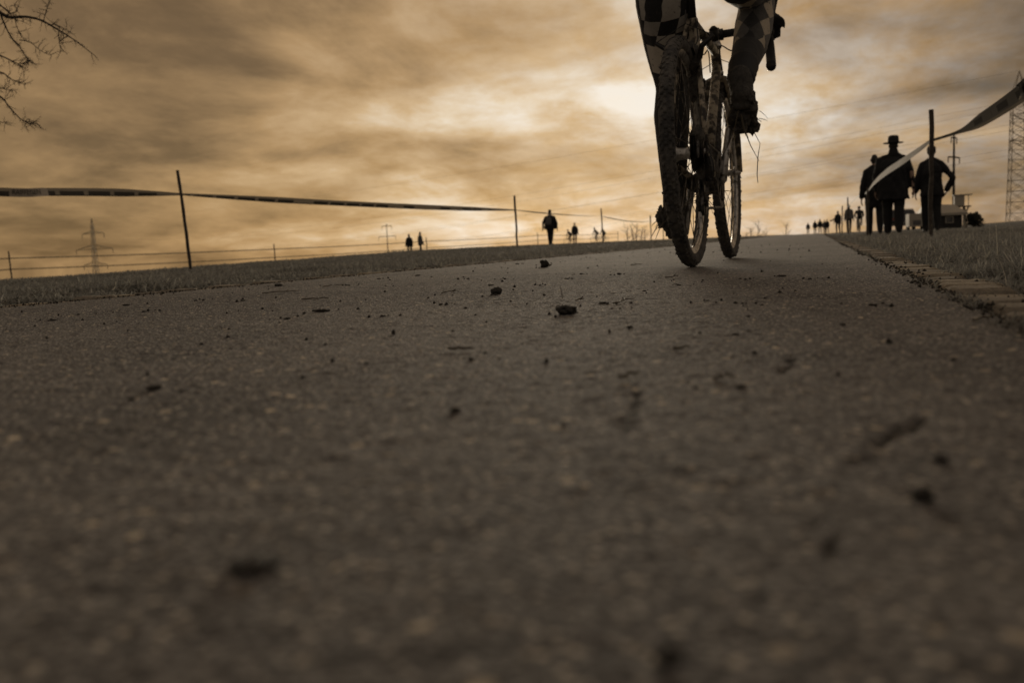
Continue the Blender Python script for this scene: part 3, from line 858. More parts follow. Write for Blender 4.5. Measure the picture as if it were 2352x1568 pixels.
for c, r_, sd in MUDS:
    o = link('mud_clump', clod_mesh(sd, r_, 3, .55), MUD, bike, c)
    mb = MB(); straw(mb, (0, 0, 0), 5, .075, sd+20); mb.build('straw', STRAW, o)
mb = MB(); straw(mb, (.045, .01, .22), 7, .12, 91, .0013, .6, .5); mb.build('straw', STRAW, bike)
mb = MB(); mb.tube([bl(1732, 304, 3.32), bl(1746, 330, 3.34), bl(1741, 360, 3.36), bl(1739, 400, 3.36), bl(1741, 420, 3.36)], [.0014, .001, .0016, .0017, .0012], 5); mb.build('straw', STRAW, bike)

# ------------------------------------------------------------------ rider
rider = empty('person', BO); rider.matrix_world = BM
tag(rider, 'cyclist in checked knickers and muddy shoes pedalling the muddy bicycle', 'person')
HL, HR = Vector((-.085, .235, 1.035)), Vector((.085, .235, 1.035))
LK, LA = bl(1546, 205, 3.36), bl(1550, 452, 3.24)
RK, RA = bl(1741, 2, 3.60), bl(1701, 186, 3.235)
L_pts = [HL, bl(1527, 5, 3.20), bl(1540, 100, 3.29), bl(1546, 160, 3.34), LK, bl(1543, 265, 3.33), bl(1545, 340, 3.29), LA]
L_rad = [.098, .098, .092, .078, .061, .064, .054, .040]
R_mid = HR+(RK-HR)*.45+Vector((0.012, 0, -.035))
R_pts = [HR, R_mid, RK-(RK-HR)*.12, RK, bl(1731, 62, 3.50), bl(1722, 108, 3.40), bl(1708, 150, 3.31), RA]
R_rad = [.098, .090, .068, .062, .068, .060, .047, .041]
fl = Flesh()
fl.chain(L_pts, L_rad); fl.chain(R_pts, R_rad)
fl.ell((0, .20, 1.06), (.165, .135, .13)); fl.cap((0, .25, 1.10), (0, .45, 1.29), .135, .135, flat=((0, -.69, .72), .85)); fl.cap((0, .45, 1.29), (0, .60, 1.40), .145, .12)
for s_ in (-1, 1):
    sh = Vector((s_*.175, .615, 1.40)); el = Vector((s_*.245, .78, 1.14)); wr = BAR+Vector((s_*.190, .055, .058))
    fl.cap((s_*.06, .60, 1.41), sh, .085, .062)
    fl.chain([sh, sh+(el-sh)*.45, el, el+(wr-el)*.4, wr], [.060, .050, .040, .040, .027])
    hand(fl, wr, wr+Vector((s_*.004, .075, -.008)), (s_*-.05, -.12, -1), 1.0, .62)
fl.cap((0, .62, 1.43), (0, .70, 1.52), .058, .055)
hd = Matrix.Rotation(R(18), 3, 'X')
fl.ell((0, .745, 1.60), (.076, .095, .112), hd)
fl.ell((0, .845, 1.575), (.014, .020, .020)); fl.ell((0, .82, 1.525), (.045, .035, .035))       # nose, chin
for s_ in (-1, 1): fl.ell((s_*.077, .735, 1.595), (.012, .024, .032)); fl.ell((s_*.032, .822, 1.605), (.016, .014, .012))
body = fl.grow('body', .0085, 3)
P = verts_of(body).astype(float)
def limb_coords(P, pts):
    A = np.array([p[:] for p in pts]); best = np.full(len(P), 9.); vv = np.zeros(len(P)); uu = np.zeros(len(P)); acc = 0
    for a, b_ in zip(A[:-1], A[1:]):
        t = b_-a; L = np.linalg.norm(t); t = t/L; s__ = np.clip((P-a) @ t, 0, L); q = P-a-s__[:, None]*t
        d = np.linalg.norm(q, axis=1)
        back = np.array([0, -1, 0])-t*(-t[1]); back /= np.linalg.norm(back); side = np.cross(t, back)
        u = np.arctan2(q @ side, q @ back)*.085
        k = d < best; best = np.where(k, d, best); vv = np.where(k, acc+s__, vv); uu = np.where(k, u, uu); acc += L
    return best, uu, vv, acc
dL, uL, vL, accL = limb_coords(P, L_pts); dR, uR, vR, accR = limb_coords(P, R_pts)
isleg = (np.minimum(dL, dR) < .125) & (P[:, 2] < 1.03)
limb = np.where(~isleg, 0, np.where(dL < dR, 1, 2))
set_attr(body, 'limb', limb); set_attr(body, 'lu', np.where(limb == 1, uL, uR)); set_attr(body, 'lv', np.where(limb == 1, vL, vR)); set_attr(body, 'bz', P[:, 2])
LV = np.cumsum([0]+[(L_pts[i+1]-L_pts[i]).length for i in range(len(L_pts)-1)]); RV = np.cumsum([0]+[(R_pts[i+1]-R_pts[i]).length for i in range(len(R_pts)-1)])
hem0, hem1 = LV[2]-.035, LV[3]-.018
mr = Mat('cycling_kit')
A_ = lambda nm: mr.node('ShaderNodeAttribute', attribute_name=nm).outputs['Fac']
limb_a, lu, lv, bz = A_('limb'), A_('lu'), A_('lv'), A_('bz')
def checks(skew, cu, cv, dark, mid, pale):
    up = mr.math('ADD', lu, mr.math('MULTIPLY', lv, skew))
    fu = mr.math('FLOOR', mr.math('DIVIDE', up, cu)); fv = mr.math('FLOOR', mr.math('DIVIDE', lv, cv))
    k = mr.math('ADD', mr.math('MULTIPLY', fu, 1.0), mr.math('MULTIPLY', fv, 1.0))
    par = mr.math('FLOORED_MODULO', k, 3.0)
    return mr.ramp(mr.math('DIVIDE', par, 3.0), [(0, dark), (.30, mid), (.63, pale)])
def checks2():
    up = mr.math('ADD', lu, mr.math('MULTIPLY', lv, -.36))
    fu = mr.math('FLOOR', mr.math('DIVIDE', mr.math('ADD', up, .012), .056)); fv = mr.math('FLOOR', mr.math('DIVIDE', lv, .050))
    k = mr.math('ADD', mr.math('FLOORED_MODULO', mr.math('ADD', fu, fv), 2.0), mr.math('MULTIPLY', mr.math('FLOORED_MODULO', fv, 2.0), 2.0))
    return mr.ramp(mr.math('DIVIDE', k, 4.0), [(0, c4(.012)), (.2, c4(.34, .32, .285)), (.45, c4(.020)), (.7, c4(.42, .39, .34))])
def diamonds():
    a_ = mr.math('FLOOR', mr.math('DIVIDE', mr.math('ADD', lu, mr.math('MULTIPLY', lv, .75)), .082)); b__ = mr.math('FLOOR', mr.math('DIVIDE', mr.math('SUBTRACT', mr.math('MULTIPLY', lv, .75), lu), .082))
    k = mr.math('FLOORED_MODULO', mr.math('ADD', a_, mr.math('MULTIPLY', b__, 3.0)), 4.0)
    return mr.ramp(mr.math('DIVIDE', k, 4.0), [(0, c4(.022)), (.2, c4(.13, .125, .115)), (.45, c4(.55, .47, .35)), (.7, c4(.07, .067, .06))])
def konst(rampnode_out): rampnode_out.node.color_ramp.interpolation = 'CONSTANT'; return rampnode_out
chk = konst(checks2())
chk2 = konst(diamonds())
BLK, BAND = c4(.018), c4(.60, .54, .45)
gt = lambda a, b_: mr.math('GREATER_THAN', a, b_)
left = mr.mix(gt(lv, hem0), chk, BAND); left = mr.mix(gt(lv, hem1), left, BLK)
# printed mark on the hem: an open ring, a dot and a pair of slanted strokes
du = mr.math('SUBTRACT', lu, -.030); dv = mr.math('SUBTRACT', lv, hem1-.030)
rr_ = mr.math('SQRT', mr.math('ADD', mr.math('MULTIPLY', du, du), mr.math('MULTIPLY', mr.math('MULTIPLY', dv, dv), 1.6)))
ring = mr.math('MULTIPLY', mr.math('LESS_THAN', mr.math('ABSOLUTE', mr.math('SUBTRACT', rr_, .021)), .0018), mr.math('LESS_THAN', dv, .010))
dot = mr.math('LESS_THAN', mr.math('ADD', mr.math('ABSOLUTE', du), mr.math('ABSOLUTE', mr.math('SUBTRACT', dv, .012))), .005)
st = mr.math('MULTIPLY', mr.math('LESS_THAN', mr.math('ABSOLUTE', mr.math('SUBTRACT', mr.math('SUBTRACT', du, .032), mr.math('MULTIPLY', dv, .5))), .0025), mr.math('LESS_THAN', mr.math('ABSOLUTE', dv), .014))
left = mr.mix(mr.math('MAXIMUM', mr.math('MAXIMUM', ring, dot), st), left, BLK)
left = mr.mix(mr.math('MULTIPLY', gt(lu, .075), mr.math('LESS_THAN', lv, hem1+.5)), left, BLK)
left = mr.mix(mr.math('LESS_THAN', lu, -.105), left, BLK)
right = mr.mix(gt(lv, RV[5]+.030), chk2, c4(.045, .043, .04))
right = mr.mix(mr.math('LESS_THAN', lv, RV[1]+.02), right, BLK)
torso = mr.mix(gt(bz, 1.475), c4(.03), c4(.34, .22, .16))
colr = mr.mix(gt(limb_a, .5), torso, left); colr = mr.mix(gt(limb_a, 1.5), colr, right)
spat = mr.ramp(mr.noise(85, 4, .6), [(.60, c4(0)), (.66, c4(1))])
colr = mr.mix(mr.math('MULTIPLY', spat, .75), colr, c4(.05, .044, .036))
mr.color(colr).set(Roughness=.7, Specular_IOR_Level=.3); mr.b.inputs['Sheen Weight'].default_value = .15; mr.bump(mr.noise(24, 4), .5, .010)
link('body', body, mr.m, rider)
mb = MB()   # helmet shell
hm = Flesh(); hm.ell((0, .735, 1.665), (.098, .128, .078), hd); hm.ell((0, .66, 1.655), (.085, .07, .06), hd)
link('helmet', hm.grow('helmet', .009), BLACKM, rider)
def shoe(ankle, ped, side, heel_drop):
    a, p = Vector(ankle), Vector(ped); f = Flesh()
    up = Vector((0, 0, 1)); ball = p+Vector((0, .012, .030)); heel = a+Vector((side*.004, -.030, heel_drop))
    toe = ball+Vector((side*.008, .085, -.006))
    f.cap(heel, heel+(ball-heel)*.5, .036, .037); f.cap(heel+(ball-heel)*.5, ball, .037, .046, flat=((0, 0, 1), .72)); f.cap(ball, toe, .046, .032, flat=((0, 0, 1), .7))
    f.cap(a+Vector((0, .0, .012)), heel+Vector((0, .02, .01)), .041, .038); f.cap(a+Vector((0, .01, 0)), ball+Vector((0, 0, .012)), .038, .038)
    n = (ball-heel).normalized(); dn = n.cross(Vector((1, 0, 0))).normalized(); dn = dn if dn.z < 0 else -dn
    for k in range(5):                                        # lugs under the sole
        q = heel+(toe-heel)*(k/4.6); f.cap(q+dn*.040+Vector((-.022, 0, 0)), q+dn*.040+Vector((.022, 0, 0)), .011, .011)
    return f.grow('shoe', .006, 2), heel, ball, toe, dn
shl, h_, b_, t_, dn = shoe(LA, PL, -1, -.055); shl_o = link('shoe', shl, MUD, rider)
for k, (c, r_) in enumerate((((-.035, -.01, -.01), (.022, .03, .034)), ((-.03, .05, -.02), (.02, .03, .024)))):
    o = link('mud_clump', clod_mesh(60+k, r_, 3, .7), MUD, shl_o, h_+Vector(c))
mb = MB(); straw(mb, h_+Vector((-.045, 0, -.005)), 8, .045, 33, .0014, 1.0, .3); straw(mb, h_+Vector((-.03, -.02, -.03)), 3, .09, 35, .0016, .4, 1.2); mb.build('straw', STRAW, shl_o)
shr, h_, b_, t_, dn = shoe(RA, PR, 1, -.052); shr_o = link('shoe', shr, MUD, rider)
for k, (c, r_) in enumerate((((.018, .05, -.045), (.024, .05, .040)), ((.020, .10, -.085), (.022, .04, .030)), ((0, .07, -.075), (.036, .05, .030)), ((.028, .0, -.012), (.016, .024, .03)), ((.0, .02, -.045), (.036, .03, .03)))):
    o = link('mud_clump', clod_mesh(70+k, r_, 3, .75), MUD, shr_o, h_+Vector(c))
mb = MB(); straw(mb, h_+Vector((.038, .05, -.06)), 6, .035, 43, .0010, .8, .5); straw(mb, h_+Vector((-.01, -.015, -.06)), 3, .13, 45, .0018, .18, 1.6); straw(mb, h_+Vector((.01, .0, -.09)), 5, .04, 46, .001, .3, 1.4); mb.build('straw', STRAW, shr_o)
sk = (R_pts[6]-RA); MB().tube([RA+sk*t for t in (-.15, .05, .2, .38, .52, .7, .85, 1.0, 1.1)], [.034, .0445, .047, .0455, .0485, .0475, .0505, .0505, .049], 18).build('sock', BARTAPE, rider, True)
MB().tube([bl(1511, 300, 3.30), bl(1514, 345, 3.285)], [.006, .004], 6).build('reflective_tab', simple('reflective_tape', c4(.5, .45, .36), c4(.6, .55, .45), 8, .4), rider)
# ------------------------------------------------------------------ people
CLOTH = {}
def cloth(key, rgb, rough=.85):
    if key not in CLOTH:
        M_ = Mat('cloth_'+key); k = tuple(v*.7 for v in rgb)
        M_.color(M_.ramp(M_.noise(14, 4), [(.3, c4(*k)), (.7, c4(*rgb))])).set(Roughness=rough); M_.bump(M_.noise(9, 3), .5, .03); CLOTH[key] = M_.m
    return CLOTH[key]
BLACK = cloth('black', (.016, .016, .017)); DARK = cloth('charcoal', (.030, .030, .032)); NAVY = cloth('navy', (.020, .022, .030))
GREY = cloth('grey', (.16, .155, .145)); PALE = cloth('pale', (.42, .39, .34)); JEANS = cloth('denim', (.035, .038, .045)); BROWN = cloth('brown', (.06, .045, .032))
SKIN = simple('skin', c4(.30, .19, .14), c4(.36, .24, .18), 12, .55); HAIR = simple('hair', c4(.012, .010, .008), c4(.03, .024, .018), 40, .6)
def ground_at(x, y): return float(terrain(np.array(x), np.array(y)))
def person(X, Y, height, face, label, group=None, coat=DARK, legs=JEANS, coat_len=.78, coat_w=1.0, stride=.16, arms=((.045, .08), (.05, .05)), bent=(0, 0), hat=None, head_mat=None,
           lod=0, legw=1.0, sh_w=1.0, lean=0.0, pose=None, scarf=None, hairy=True, bag=None, sit=None, crouch=0):
    """face: heading in radians, 0 looks along +Y (away from the camera)"""
    s = height/1.75; z0 = ground_at(X, Y)-.012
    root = empty('person', (X, Y, z0), face); tag(root, label, 'person', group)
    vox = (.014, .020, .032)[lod]*s
    def p(x, y, z): return Vector((x, y+lean*(z-.9 if z > .9 else 0), z))*s
    f = Flesh(); c = Flesh()
    st = stride
    hipz, kz = .93, .50
    feet = []
    for sd, fy in ((-1, st), (1, -st)):
        kn = p(sd*.10, fy*.55+.03, kz+.0); an = p(sd*.095, fy-(.03 if fy > 0 else .05), .09+(0 if fy > 0 else .03))
        f.chain([p(sd*.088, 0, hipz), p(sd*.10, fy*.3+.01, .72), kn, p(sd*.10, fy*.8, .33), an], [.092*s*legw, .084*s*legw, .066*s*legw, .064*s*legw, .050*s*legw])
        f.cap(an+Vector((0, -.035, -.045))*s, an+Vector((sd*.02, .155, -.052+(0 if fy > 0 else -.012)))*s, .042*s, .034*s); feet.append(an)
    f.chain([p(0, 0, .95), p(0, .005, 1.15), p(0, 0, 1.33)], [.135*s, .125*s, .14*s]); f.cap(p(0, 0, 1.42), p(0, .015, 1.54), .062*s, .055*s)
    hc = p(0, .025, 1.635); f.ell(hc, (.075*s, .092*s, .115*s)); f.ell(hc+Vector((0, .088, -.015))*s, (.014*s, .018*s, .022*s)); f.ell(hc+Vector((0, .06, -.075))*s, (.045*s, .04*s, .035*s))
    for sd in (-1, 1): f.ell(hc+Vector((sd*.076, -.005, -.01))*s, (.012*s, .022*s, .030*s))
    # coat: body and sleeves
    bot = coat_len; w = coat_w
    c.loft([(p(0, 0, bot), .205*w*s, .155*w*s), (p(0, 0, bot+.10), .20*w*s, .15*w*s), (p(0, 0, 1.08), .185*w*s, .145*w*s), (p(0, 0, 1.24), .195*w*s, .15*w*s), (p(0, 0, 1.34), .165*w*s, .13*w*s), (p(0, 0, 1.43), .105*s, .09*s), (p(0, .0, 1.51), .078*s, .075*s)])
    for sd, (out, swing), bd in ((-1, arms[0], bent[0]), (1, arms[1], bent[1])):
        sh = p(sd*.165*sh_w, 0, 1.365)
        el = sh+Vector((sd*(.03+out), swing*.5-.02, -.29))*s
        d = Vector((sd*out*.4, swing+.05, -.25)).normalized()
        if bd: d = (d*(1-bd)+Vector((-sd*.75, .55, .05))*bd).normalized()
        wr = el+d*.255*s
        c.cap(p(sd*.05, 0, 1.435), sh, .070*s, .070*s); c.chain([sh, sh+(el-sh)*.5, el, wr-d*.02*s], [.072*s, .066*s, .060*s, .050*s])
        f.chain([sh, el, wr], [.05*s, .04*s, .028*s])
        if lod == 0: hand(f, wr, wr+d*.085*s, (-sd, .1, 0), 1.25*s, .25)
        else: f.chain([wr, wr+d*.09*s, wr+d*.15*s], [.026*s, .036*s, .020*s])
    if pose == 'pointing':
        c.chain([p(-.2, 0, 1.18), p(-.45, .05, 1.02), p(-.62, .05, 1.0)], [.055*s, .05*s, .045*s])
    body = f.grow('body', vox, 3)
    P_ = verts_of(body); nf = len(body.polygons)
    body.materials.append(legs); body.materials.append(SKIN if head_mat is None else head_mat); body.materials.append(HAIR); body.materials.append(BLACK)
    cen = np.empty(nf*3, np.float32); body.polygons.foreach_get('center', cen); cen = cen.reshape(-1, 3)/s
    mi = np.zeros(nf, np.int32)
    mi[cen[:, 2] > 1.47] = 1; mi[(np.abs(cen[:, 0]) > .20)] = 1; mi[cen[:, 2] < .105] = 3
    if hairy:
        hr = (cen[:, 2] > 1.66) | ((cen[:, 2] > 1.54) & (cen[:, 1]-lean*.7 < .02)); mi[hr & (cen[:, 2] > 1.5)] = 2
    body.polygons.foreach_set('material_index', mi)
    link('body', body, None, root)
    cm = c.grow('coat', vox, 3)
    if lod < 2:                                              # folds and creases
        nn = np.empty(len(cm.vertices)*3, np.float32); cm.vertices.foreach_get('normal', nn); nn = nn.reshape(-1, 3); Q = verts_of(cm); ph = X*3.1
        fo = (fbm(Q[:, 0]*9+ph+Q[:, 1]*4, Q[:, 2]*5+Q[:, 1]*7, 61, 3)-.44)*.075*s*(.6+.6*(Q[:, 2] < 1.2*s))
        cm.vertices.foreach_set('co', (Q+nn*fo[:, None]).astype(np.float32).ravel()); cm.update()
    ct = link('coat', cm, coat, root)
    if hat == 'brim':
        mb = MB(); mb.lathe([(0, .135), (.060, .140), (.088, .125), (.098, .04), (.102, .0), (.165, -.006), (.180, .002), (.180, .008), (.100, .012)], hc+Vector((0, 0, .045))*s, 'z', 28)
        for i, v in enumerate(mb.v): mb.v[i] = tuple((Vector(v)-hc)*1.0*s+hc) if s != 1 else v
        h_ = mb.build('hat', BLACK, root, True)
    elif hat == 'cap':
        e = Flesh(); e.ell(hc+Vector((0, -.004, .045))*s, (.090*s, .105*s, .085*s)); link('cap', e.grow('cap', .012*s), DARK, root)
    elif hat == 'pale_cap':
        e = Flesh(); e.ell(hc+Vector((0, -.004, .055))*s, (.088*s, .105*s, .08*s)); link('cap', e.grow('cap', .014*s), GREY, root)
    elif hat == 'hood':
        e = Flesh(); e.ell(hc+Vector((0, -.02, 0))*s, (.115*s, .12*s, .145*s)); e.cap(p(0, -.03, 1.42), hc-Vector((0, .03, .06))*s, .12*s, .10*s); link('hood', e.grow('hood', .014*s), coat, root)
    elif hat == 'helmet':
        e = Flesh(); e.ell(hc+Vector((0, -.01, .055))*s, (.098*s, .13*s, .085*s)); link('helmet', e.grow('helmet', .012*s), DARK, root)
    if bag == 'rucksack':
        e = Flesh(); e.loft([(p(0, -.20, .98), .12*s, .07*s), (p(0, -.22, 1.05), .15*s, .10*s), (p(0, -.21, 1.28), .14*s, .09*s), (p(0, -.19, 1.38), .10*s, .06*s)]); link('rucksack', e.grow('rucksack', .02*s), GREY if coat is BLACK else DARK, root)
    if scarf: 
        e = Flesh(); e.ell(p(0, 0, 1.485), (.10*s, .095*s, .060*s)); e.cap(p(0, 0, 1.47), p(0, .0, 1.53), .10*s, .085*s); link('scarf', e.grow('scarf', .015*s), scarf, root)
    return root
def xy(px, Y): return atX(px, Y), Y
# three walkers beside the right tape
X, Y = xy(2052, 19.2); person(X, Y, 1.78, R(-4), 'stout walker in a broad-brimmed hat and long dark coat beside the taped stake', coat=BLACK, legs=BLACK, coat_len=.64, coat_w=1.38, sh_w=1.36, legw=1.38, stride=.11, arms=((.04, .02), (.06, -.04)), hat='brim', scarf=BLACK)
X, Y = xy(2009, 20.4); person(X, Y, 1.62, R(3), 'slim bareheaded walker in a dark jacket close beside the one in the hat', coat=BLACK, legs=BLACK, coat_len=.60, coat_w=.98, stride=.10, legw=1.2, arms=((.05, -.02), (.04, .05)))
X, Y = xy(2139, 20.8); person(X, Y, 1.73, R(2), 'walker in a black jacket with one hand in a pocket behind the taped stake', coat=BLACK, legs=BLACK, coat_len=.74, coat_w=1.1, sh_w=1.12, legw=1.25, stride=.09, arms=((.05, .04), (.17, -.10)), bent=(0, .45), hat='cap')
# people far along the path on the right
FAR = 'spectators far along the right side of the path'
X, Y = xy(1856, 145); person(X, Y, 1.72, 0, 'lone far walker standing on the path at the crest', coat=GREY, legs=DARK, lod=2, stride=.12)
X, Y = xy(1872, 128); person(X, Y, 1.74, 0, 'far spectator in dark clothes with arms close, left of a pair', coat=DARK, legs=DARK, lod=2, stride=.2)
X, Y = xy(1883.5, 121); person(X, Y, 1.80, R(8), 'far spectator with pale shorts, right of a pair', coat=BLACK, legs=PALE, lod=2, stride=.18)
X, Y = xy(1894, 117); person(X, Y, 1.62, R(-10), 'far spectator in a grey jacket standing in the close huddle', coat=GREY, legs=DARK, lod=2, coat_w=1.25)
X, Y = xy(1900, 116); person(X, Y, 1.66, R(12), 'far spectator in a black jacket standing in the close huddle', coat=BLACK, legs=BLACK, lod=2, coat_w=1.35)
X, Y = xy(1925, 78); person(X, Y, 1.74, R(25), 'slim spectator holding one arm out to the side beyond the right stakes', coat=DARK, legs=DARK, lod=1, stride=.06, pose='pointing')
X, Y = xy(1950, 63); person(X, Y, 1.78, R(-8), 'spectator in a wide grey jacket and black trousers beyond the right stakes', coat=GREY, legs=BLACK, lod=1, coat_w=1.3, coat_len=.86)
# the verge on the left
X, Y = xy(1265, 46); person(X, Y, 1.76, R(-2), 'walker in a black jacket with a rucksack and pale cap striding across the left verge', coat=BLACK, legs=BLACK, lod=1, coat_w=1.5, sh_w=1.42, legw=1.25, coat_len=.78, arms=((.12, .05), (.08, -.05)), hat='pale_cap', bag='rucksack', scarf=PALE)
X, Y = xy(1321, 78); person(X, Y, 1.76, R(10), 'person in a dark coat standing next to a child on a bicycle', coat=DARK, legs=DARK, lod=1, coat_w=1.1, stride=.07)
X, Y = xy(941, 66); person(X, Y, 1.74, R(35), 'spectator in a dark jacket with pale collar below the crest, left of two', coat=BLACK, legs=DARK, lod=1, coat_w=1.1, scarf=PALE)
X, Y = xy(966, 66); person(X, Y, 1.78, R(-30), 'spectator in a grey jacket below the crest, right of two', coat=GREY, legs=DARK, lod=1, scarf=PALE)

# ------------------------------------------------------------------ far cyclists
def far_bike(X, Y, face, label, k=1.0):
    root = empty('bicycle', (X, Y, ground_at(X, Y)-.005), face); tag(root, label, 'bicycle')
    for nm, y_ in (('rear_wheel', -.5), ('front_wheel', .5)):
        mb = MB(); mb.lathe([(.335*k, -.014), (.35*k, 0), (.335*k, .014), (.315*k, .010), (.315*k, -.010), (.335*k, -.014)], (0, 0, 0), 'x', 32); w = mb.build(nm, RUBBER, root, True, (0, y_*k, .35*k))
        for i in range(10):
            a = 2*math.pi*i/10; MB().tube([(0, 0, 0), (0, .315*k*math.cos(a), .315*k*math.sin(a))], .002, 4).build('spoke', STEEL, w)
    q = lambda x, y, z: Vector((x, y, z))*k
    mb = MB()
    for a, b_ in (((0, -.08, .28), (0, -.22, .82)), ((0, -.21, .78), (0, .32, .83)), ((0, -.08, .28), (0, .36, .72)), ((0, -.08, .28), (.0, -.5, .35)), ((0, -.21, .76), (0, -.5, .35)), ((0, .31, .86), (0, .36, .70))): mb.tube([q(*a), q(*b_)], .017, 8)
    mb.build('frame', PAINT, root, True)
    MB().tube([q(0, .36, .70), q(0, .5, .35)], .016, 8).build('fork', PAINT, root, True)
    MB().tube([q(-.22, .36, .93), q(-.1, .38, .94), q(0, .34, .93), q(.1, .38, .94), q(.22, .36, .93)], .015, 8).build('handlebar', BARTAPE, root, True)
    e = Flesh(); e.ell(q(0, -.24, .92), (.07*k, .13*k, .03*k)); link('saddle', e.grow('saddle', .012), BARTAPE, root)
    MB().tube([q(0, -.22, .80), q(0, -.235, .91)], .013, 8).build('seat_post', BLACKM, root)
    MB().tube([q(.06, -.08, .28), q(.06, -.05, .45)], .012, 6).build('crank_arm', ALLOY, root); MB().tube([q(-.06, -.08, .28), q(-.06, -.11, .11)], .012, 6).build('crank_arm', ALLOY, root)
    return root
def far_rider(X, Y, face, label, coat, legs, k=1.0):
    root = empty('person', (X, Y, ground_at(X, Y)-.005), face); tag(root, label, 'person')
    q = lambda x, y, z: Vector((x, y, z))*k
    f = Flesh(); c = Flesh()
    f.chain([q(.09, -.20, 1.0), q(.14, .14, .86), q(.13, -.04, .52)], [.095*k, .07*k, .05*k]); f.cap(q(.13, -.08, .48), q(.13, .08, .46), .045*k, .04*k)
    f.chain([q(-.09, -.20, 1.0), q(-.12, .06, .62), q(-.13, -.12, .22)], [.095*k, .07*k, .05*k]); f.cap(q(-.13, -.16, .16), q(-.13, 0, .13), .045*k, .04*k)
    f.cap(q(0, -.19, 1.0), q(0, .12, 1.32), .14*k, .13*k); f.cap(q(0, .12, 1.38), q(0, .20, 1.48), .06*k, .055*k); f.ell(q(0, .24, 1.57), (.078*k, .095*k, .115*k))
    c.cap(q(0, -.19, 1.02), q(0, .0, 1.22), .165*k, .165*k); c.cap(q(0, .0, 1.22), q(0, .12, 1.35), .165*k, .15*k)
    for sd in (-1, 1):
        sh, el, wr = q(sd*.19, .12, 1.36), q(sd*.27, .22, 1.12), q(sd*.20, .36, .98)
        c.cap(q(sd*.06, .1, 1.36), sh, .09*k, .075*k); c.chain([sh, el, wr], [.07*k, .055*k, .045*k]); f.chain([sh, el, wr], [.045*k, .04*k, .03*k]); f.chain([wr, wr+q(0, .05, -.03), wr+q(0, .05, -.07)], [.03*k, .034*k, .025*k])
    b_ = f.grow('body', .026*k, 3); b_.materials.append(legs); b_.materials.append(SKIN)
    nf = len(b_.polygons); cen = np.empty(nf*3, np.float32); b_.polygons.foreach_get('center', cen); cen = cen.reshape(-1, 3)/k
    b_.polygons.foreach_set('material_index', ((cen[:, 2] > 1.42) | (np.abs(cen[:, 0]) > .185)).astype(np.int32)); link('body', b_, None, root)
    link('jacket', c.grow('jacket', .026*k, 3), coat, root)
    e = Flesh(); e.ell(q(0, .225, 1.63), (.1*k, .13*k, .085*k)); link('helmet', e.grow('helmet', .014), DARK, root)
    return root
for px, Y_, k, face, lb, lr, ct, lg in ((1974, 66, 1.0, R(2), 'bicycle under the rider in a black vest beyond the right stakes', 'rider in a black vest and pale shorts seen from behind beyond the right stakes', BLACK, PALE),
        (1309, 79, .72, R(75), 'small bicycle under the child next to the person in a dark coat', 'child sitting on a small bicycle next to the person in a dark coat', DARK, DARK),
        (1370, 100, .95, R(70), 'bicycle under the leading of two far riders on the left verge', 'far rider in a pale jersey crossing the left verge ahead of another', PALE, DARK),
        (1387, 104, .95, R(55), 'bicycle under the second of two far riders beside the thin stake', 'far rider in a grey jersey beside the thin stake', GREY, DARK)):
    X = atX(px, Y_); far_bike(X, Y_, face, lb, k); far_rider(X, Y_, face, lr, ct, lg, k)
# ------------------------------------------------------------------ stakes and barrier tape
WOOD = simple('weathered_wood', c4(.035, .028, .022), c4(.11, .09, .07), 18, .85, .6, 40, .003)
mt = Mat('barrier_film')
uvn = mt.node('ShaderNodeUVMap'); sp = mt.node('ShaderNodeSeparateXYZ'); mt.l.new(uvn.outputs[0], sp.inputs[0])
cell = mt.math('FLOOR', mt.math('MULTIPLY', sp.outputs[0], 2.1)); wn_ = mt.node('ShaderNodeTexWhiteNoise', noise_dimensions='1D'); mt.l.new(cell, wn_.inputs['W'])
inblock = mt.math('MULTIPLY', mt.math('GREATER_THAN', wn_.outputs[0], .33), mt.math('LESS_THAN', mt.math('FRACT', mt.math('MULTIPLY', sp.outputs[0], 2.1)), .84))
band = mt.math('MULTIPLY', mt.math('GREATER_THAN', sp.outputs[1], .06), mt.math('LESS_THAN', sp.outputs[1], .62))
edge = mt.math('LESS_THAN', sp.outputs[1], .14)
dk = mt.math('MAXIMUM', mt.math('MULTIPLY', inblock, band), edge)
mt.color(mt.mix(mt.math('MULTIPLY', dk, .78), c4(.40, .36, .29), c4(.04, .04, .042))).set(Roughness=.6)
tr = mt.node('ShaderNodeBsdfTranslucent'); mt.l.new(mt.mix(mt.math('MULTIPLY', dk, .92), c4(.24, .205, .155), c4(.014, .014, .014)), tr.inputs[0])
mx = mt.node('ShaderNodeMixShader'); mx.inputs[0].default_value = .55
mt.l.new(mt.b.outputs[0], mx.inputs[1]); mt.l.new(tr.outputs[0], mx.inputs[2]); mt.l.new(mx.outputs[0], mt.n['Material Output'].inputs['Surface'])
FILM = mt.m
mt = Mat('barrier_film_back'); uvn = mt.node('ShaderNodeUVMap'); sp = mt.node('ShaderNodeSeparateXYZ'); mt.l.new(uvn.outputs[0], sp.inputs[0])
bl_ = mt.math('GREATER_THAN', mt.noise(1.0, 2, .5, sp.outputs[0]), .5)
bc = mt.mix(mt.math('MULTIPLY', bl_, mt.math('LESS_THAN', mt.math('ABSOLUTE', mt.math('SUBTRACT', sp.outputs[1], .55)), .22)), c4(.135, .13, .12), c4(.07, .068, .064))
mt.color(mt.mix(mt.math('LESS_THAN', sp.outputs[1], .2), bc, c4(.24, .215, .175))).set(Roughness=1.0, Specular_IOR_Level=0.0); FILM_BACK = mt.m
FILM_SLACK = simple('barrier_film_slack', c4(.16, .14, .11), c4(.30, .265, .21), 3, .85)
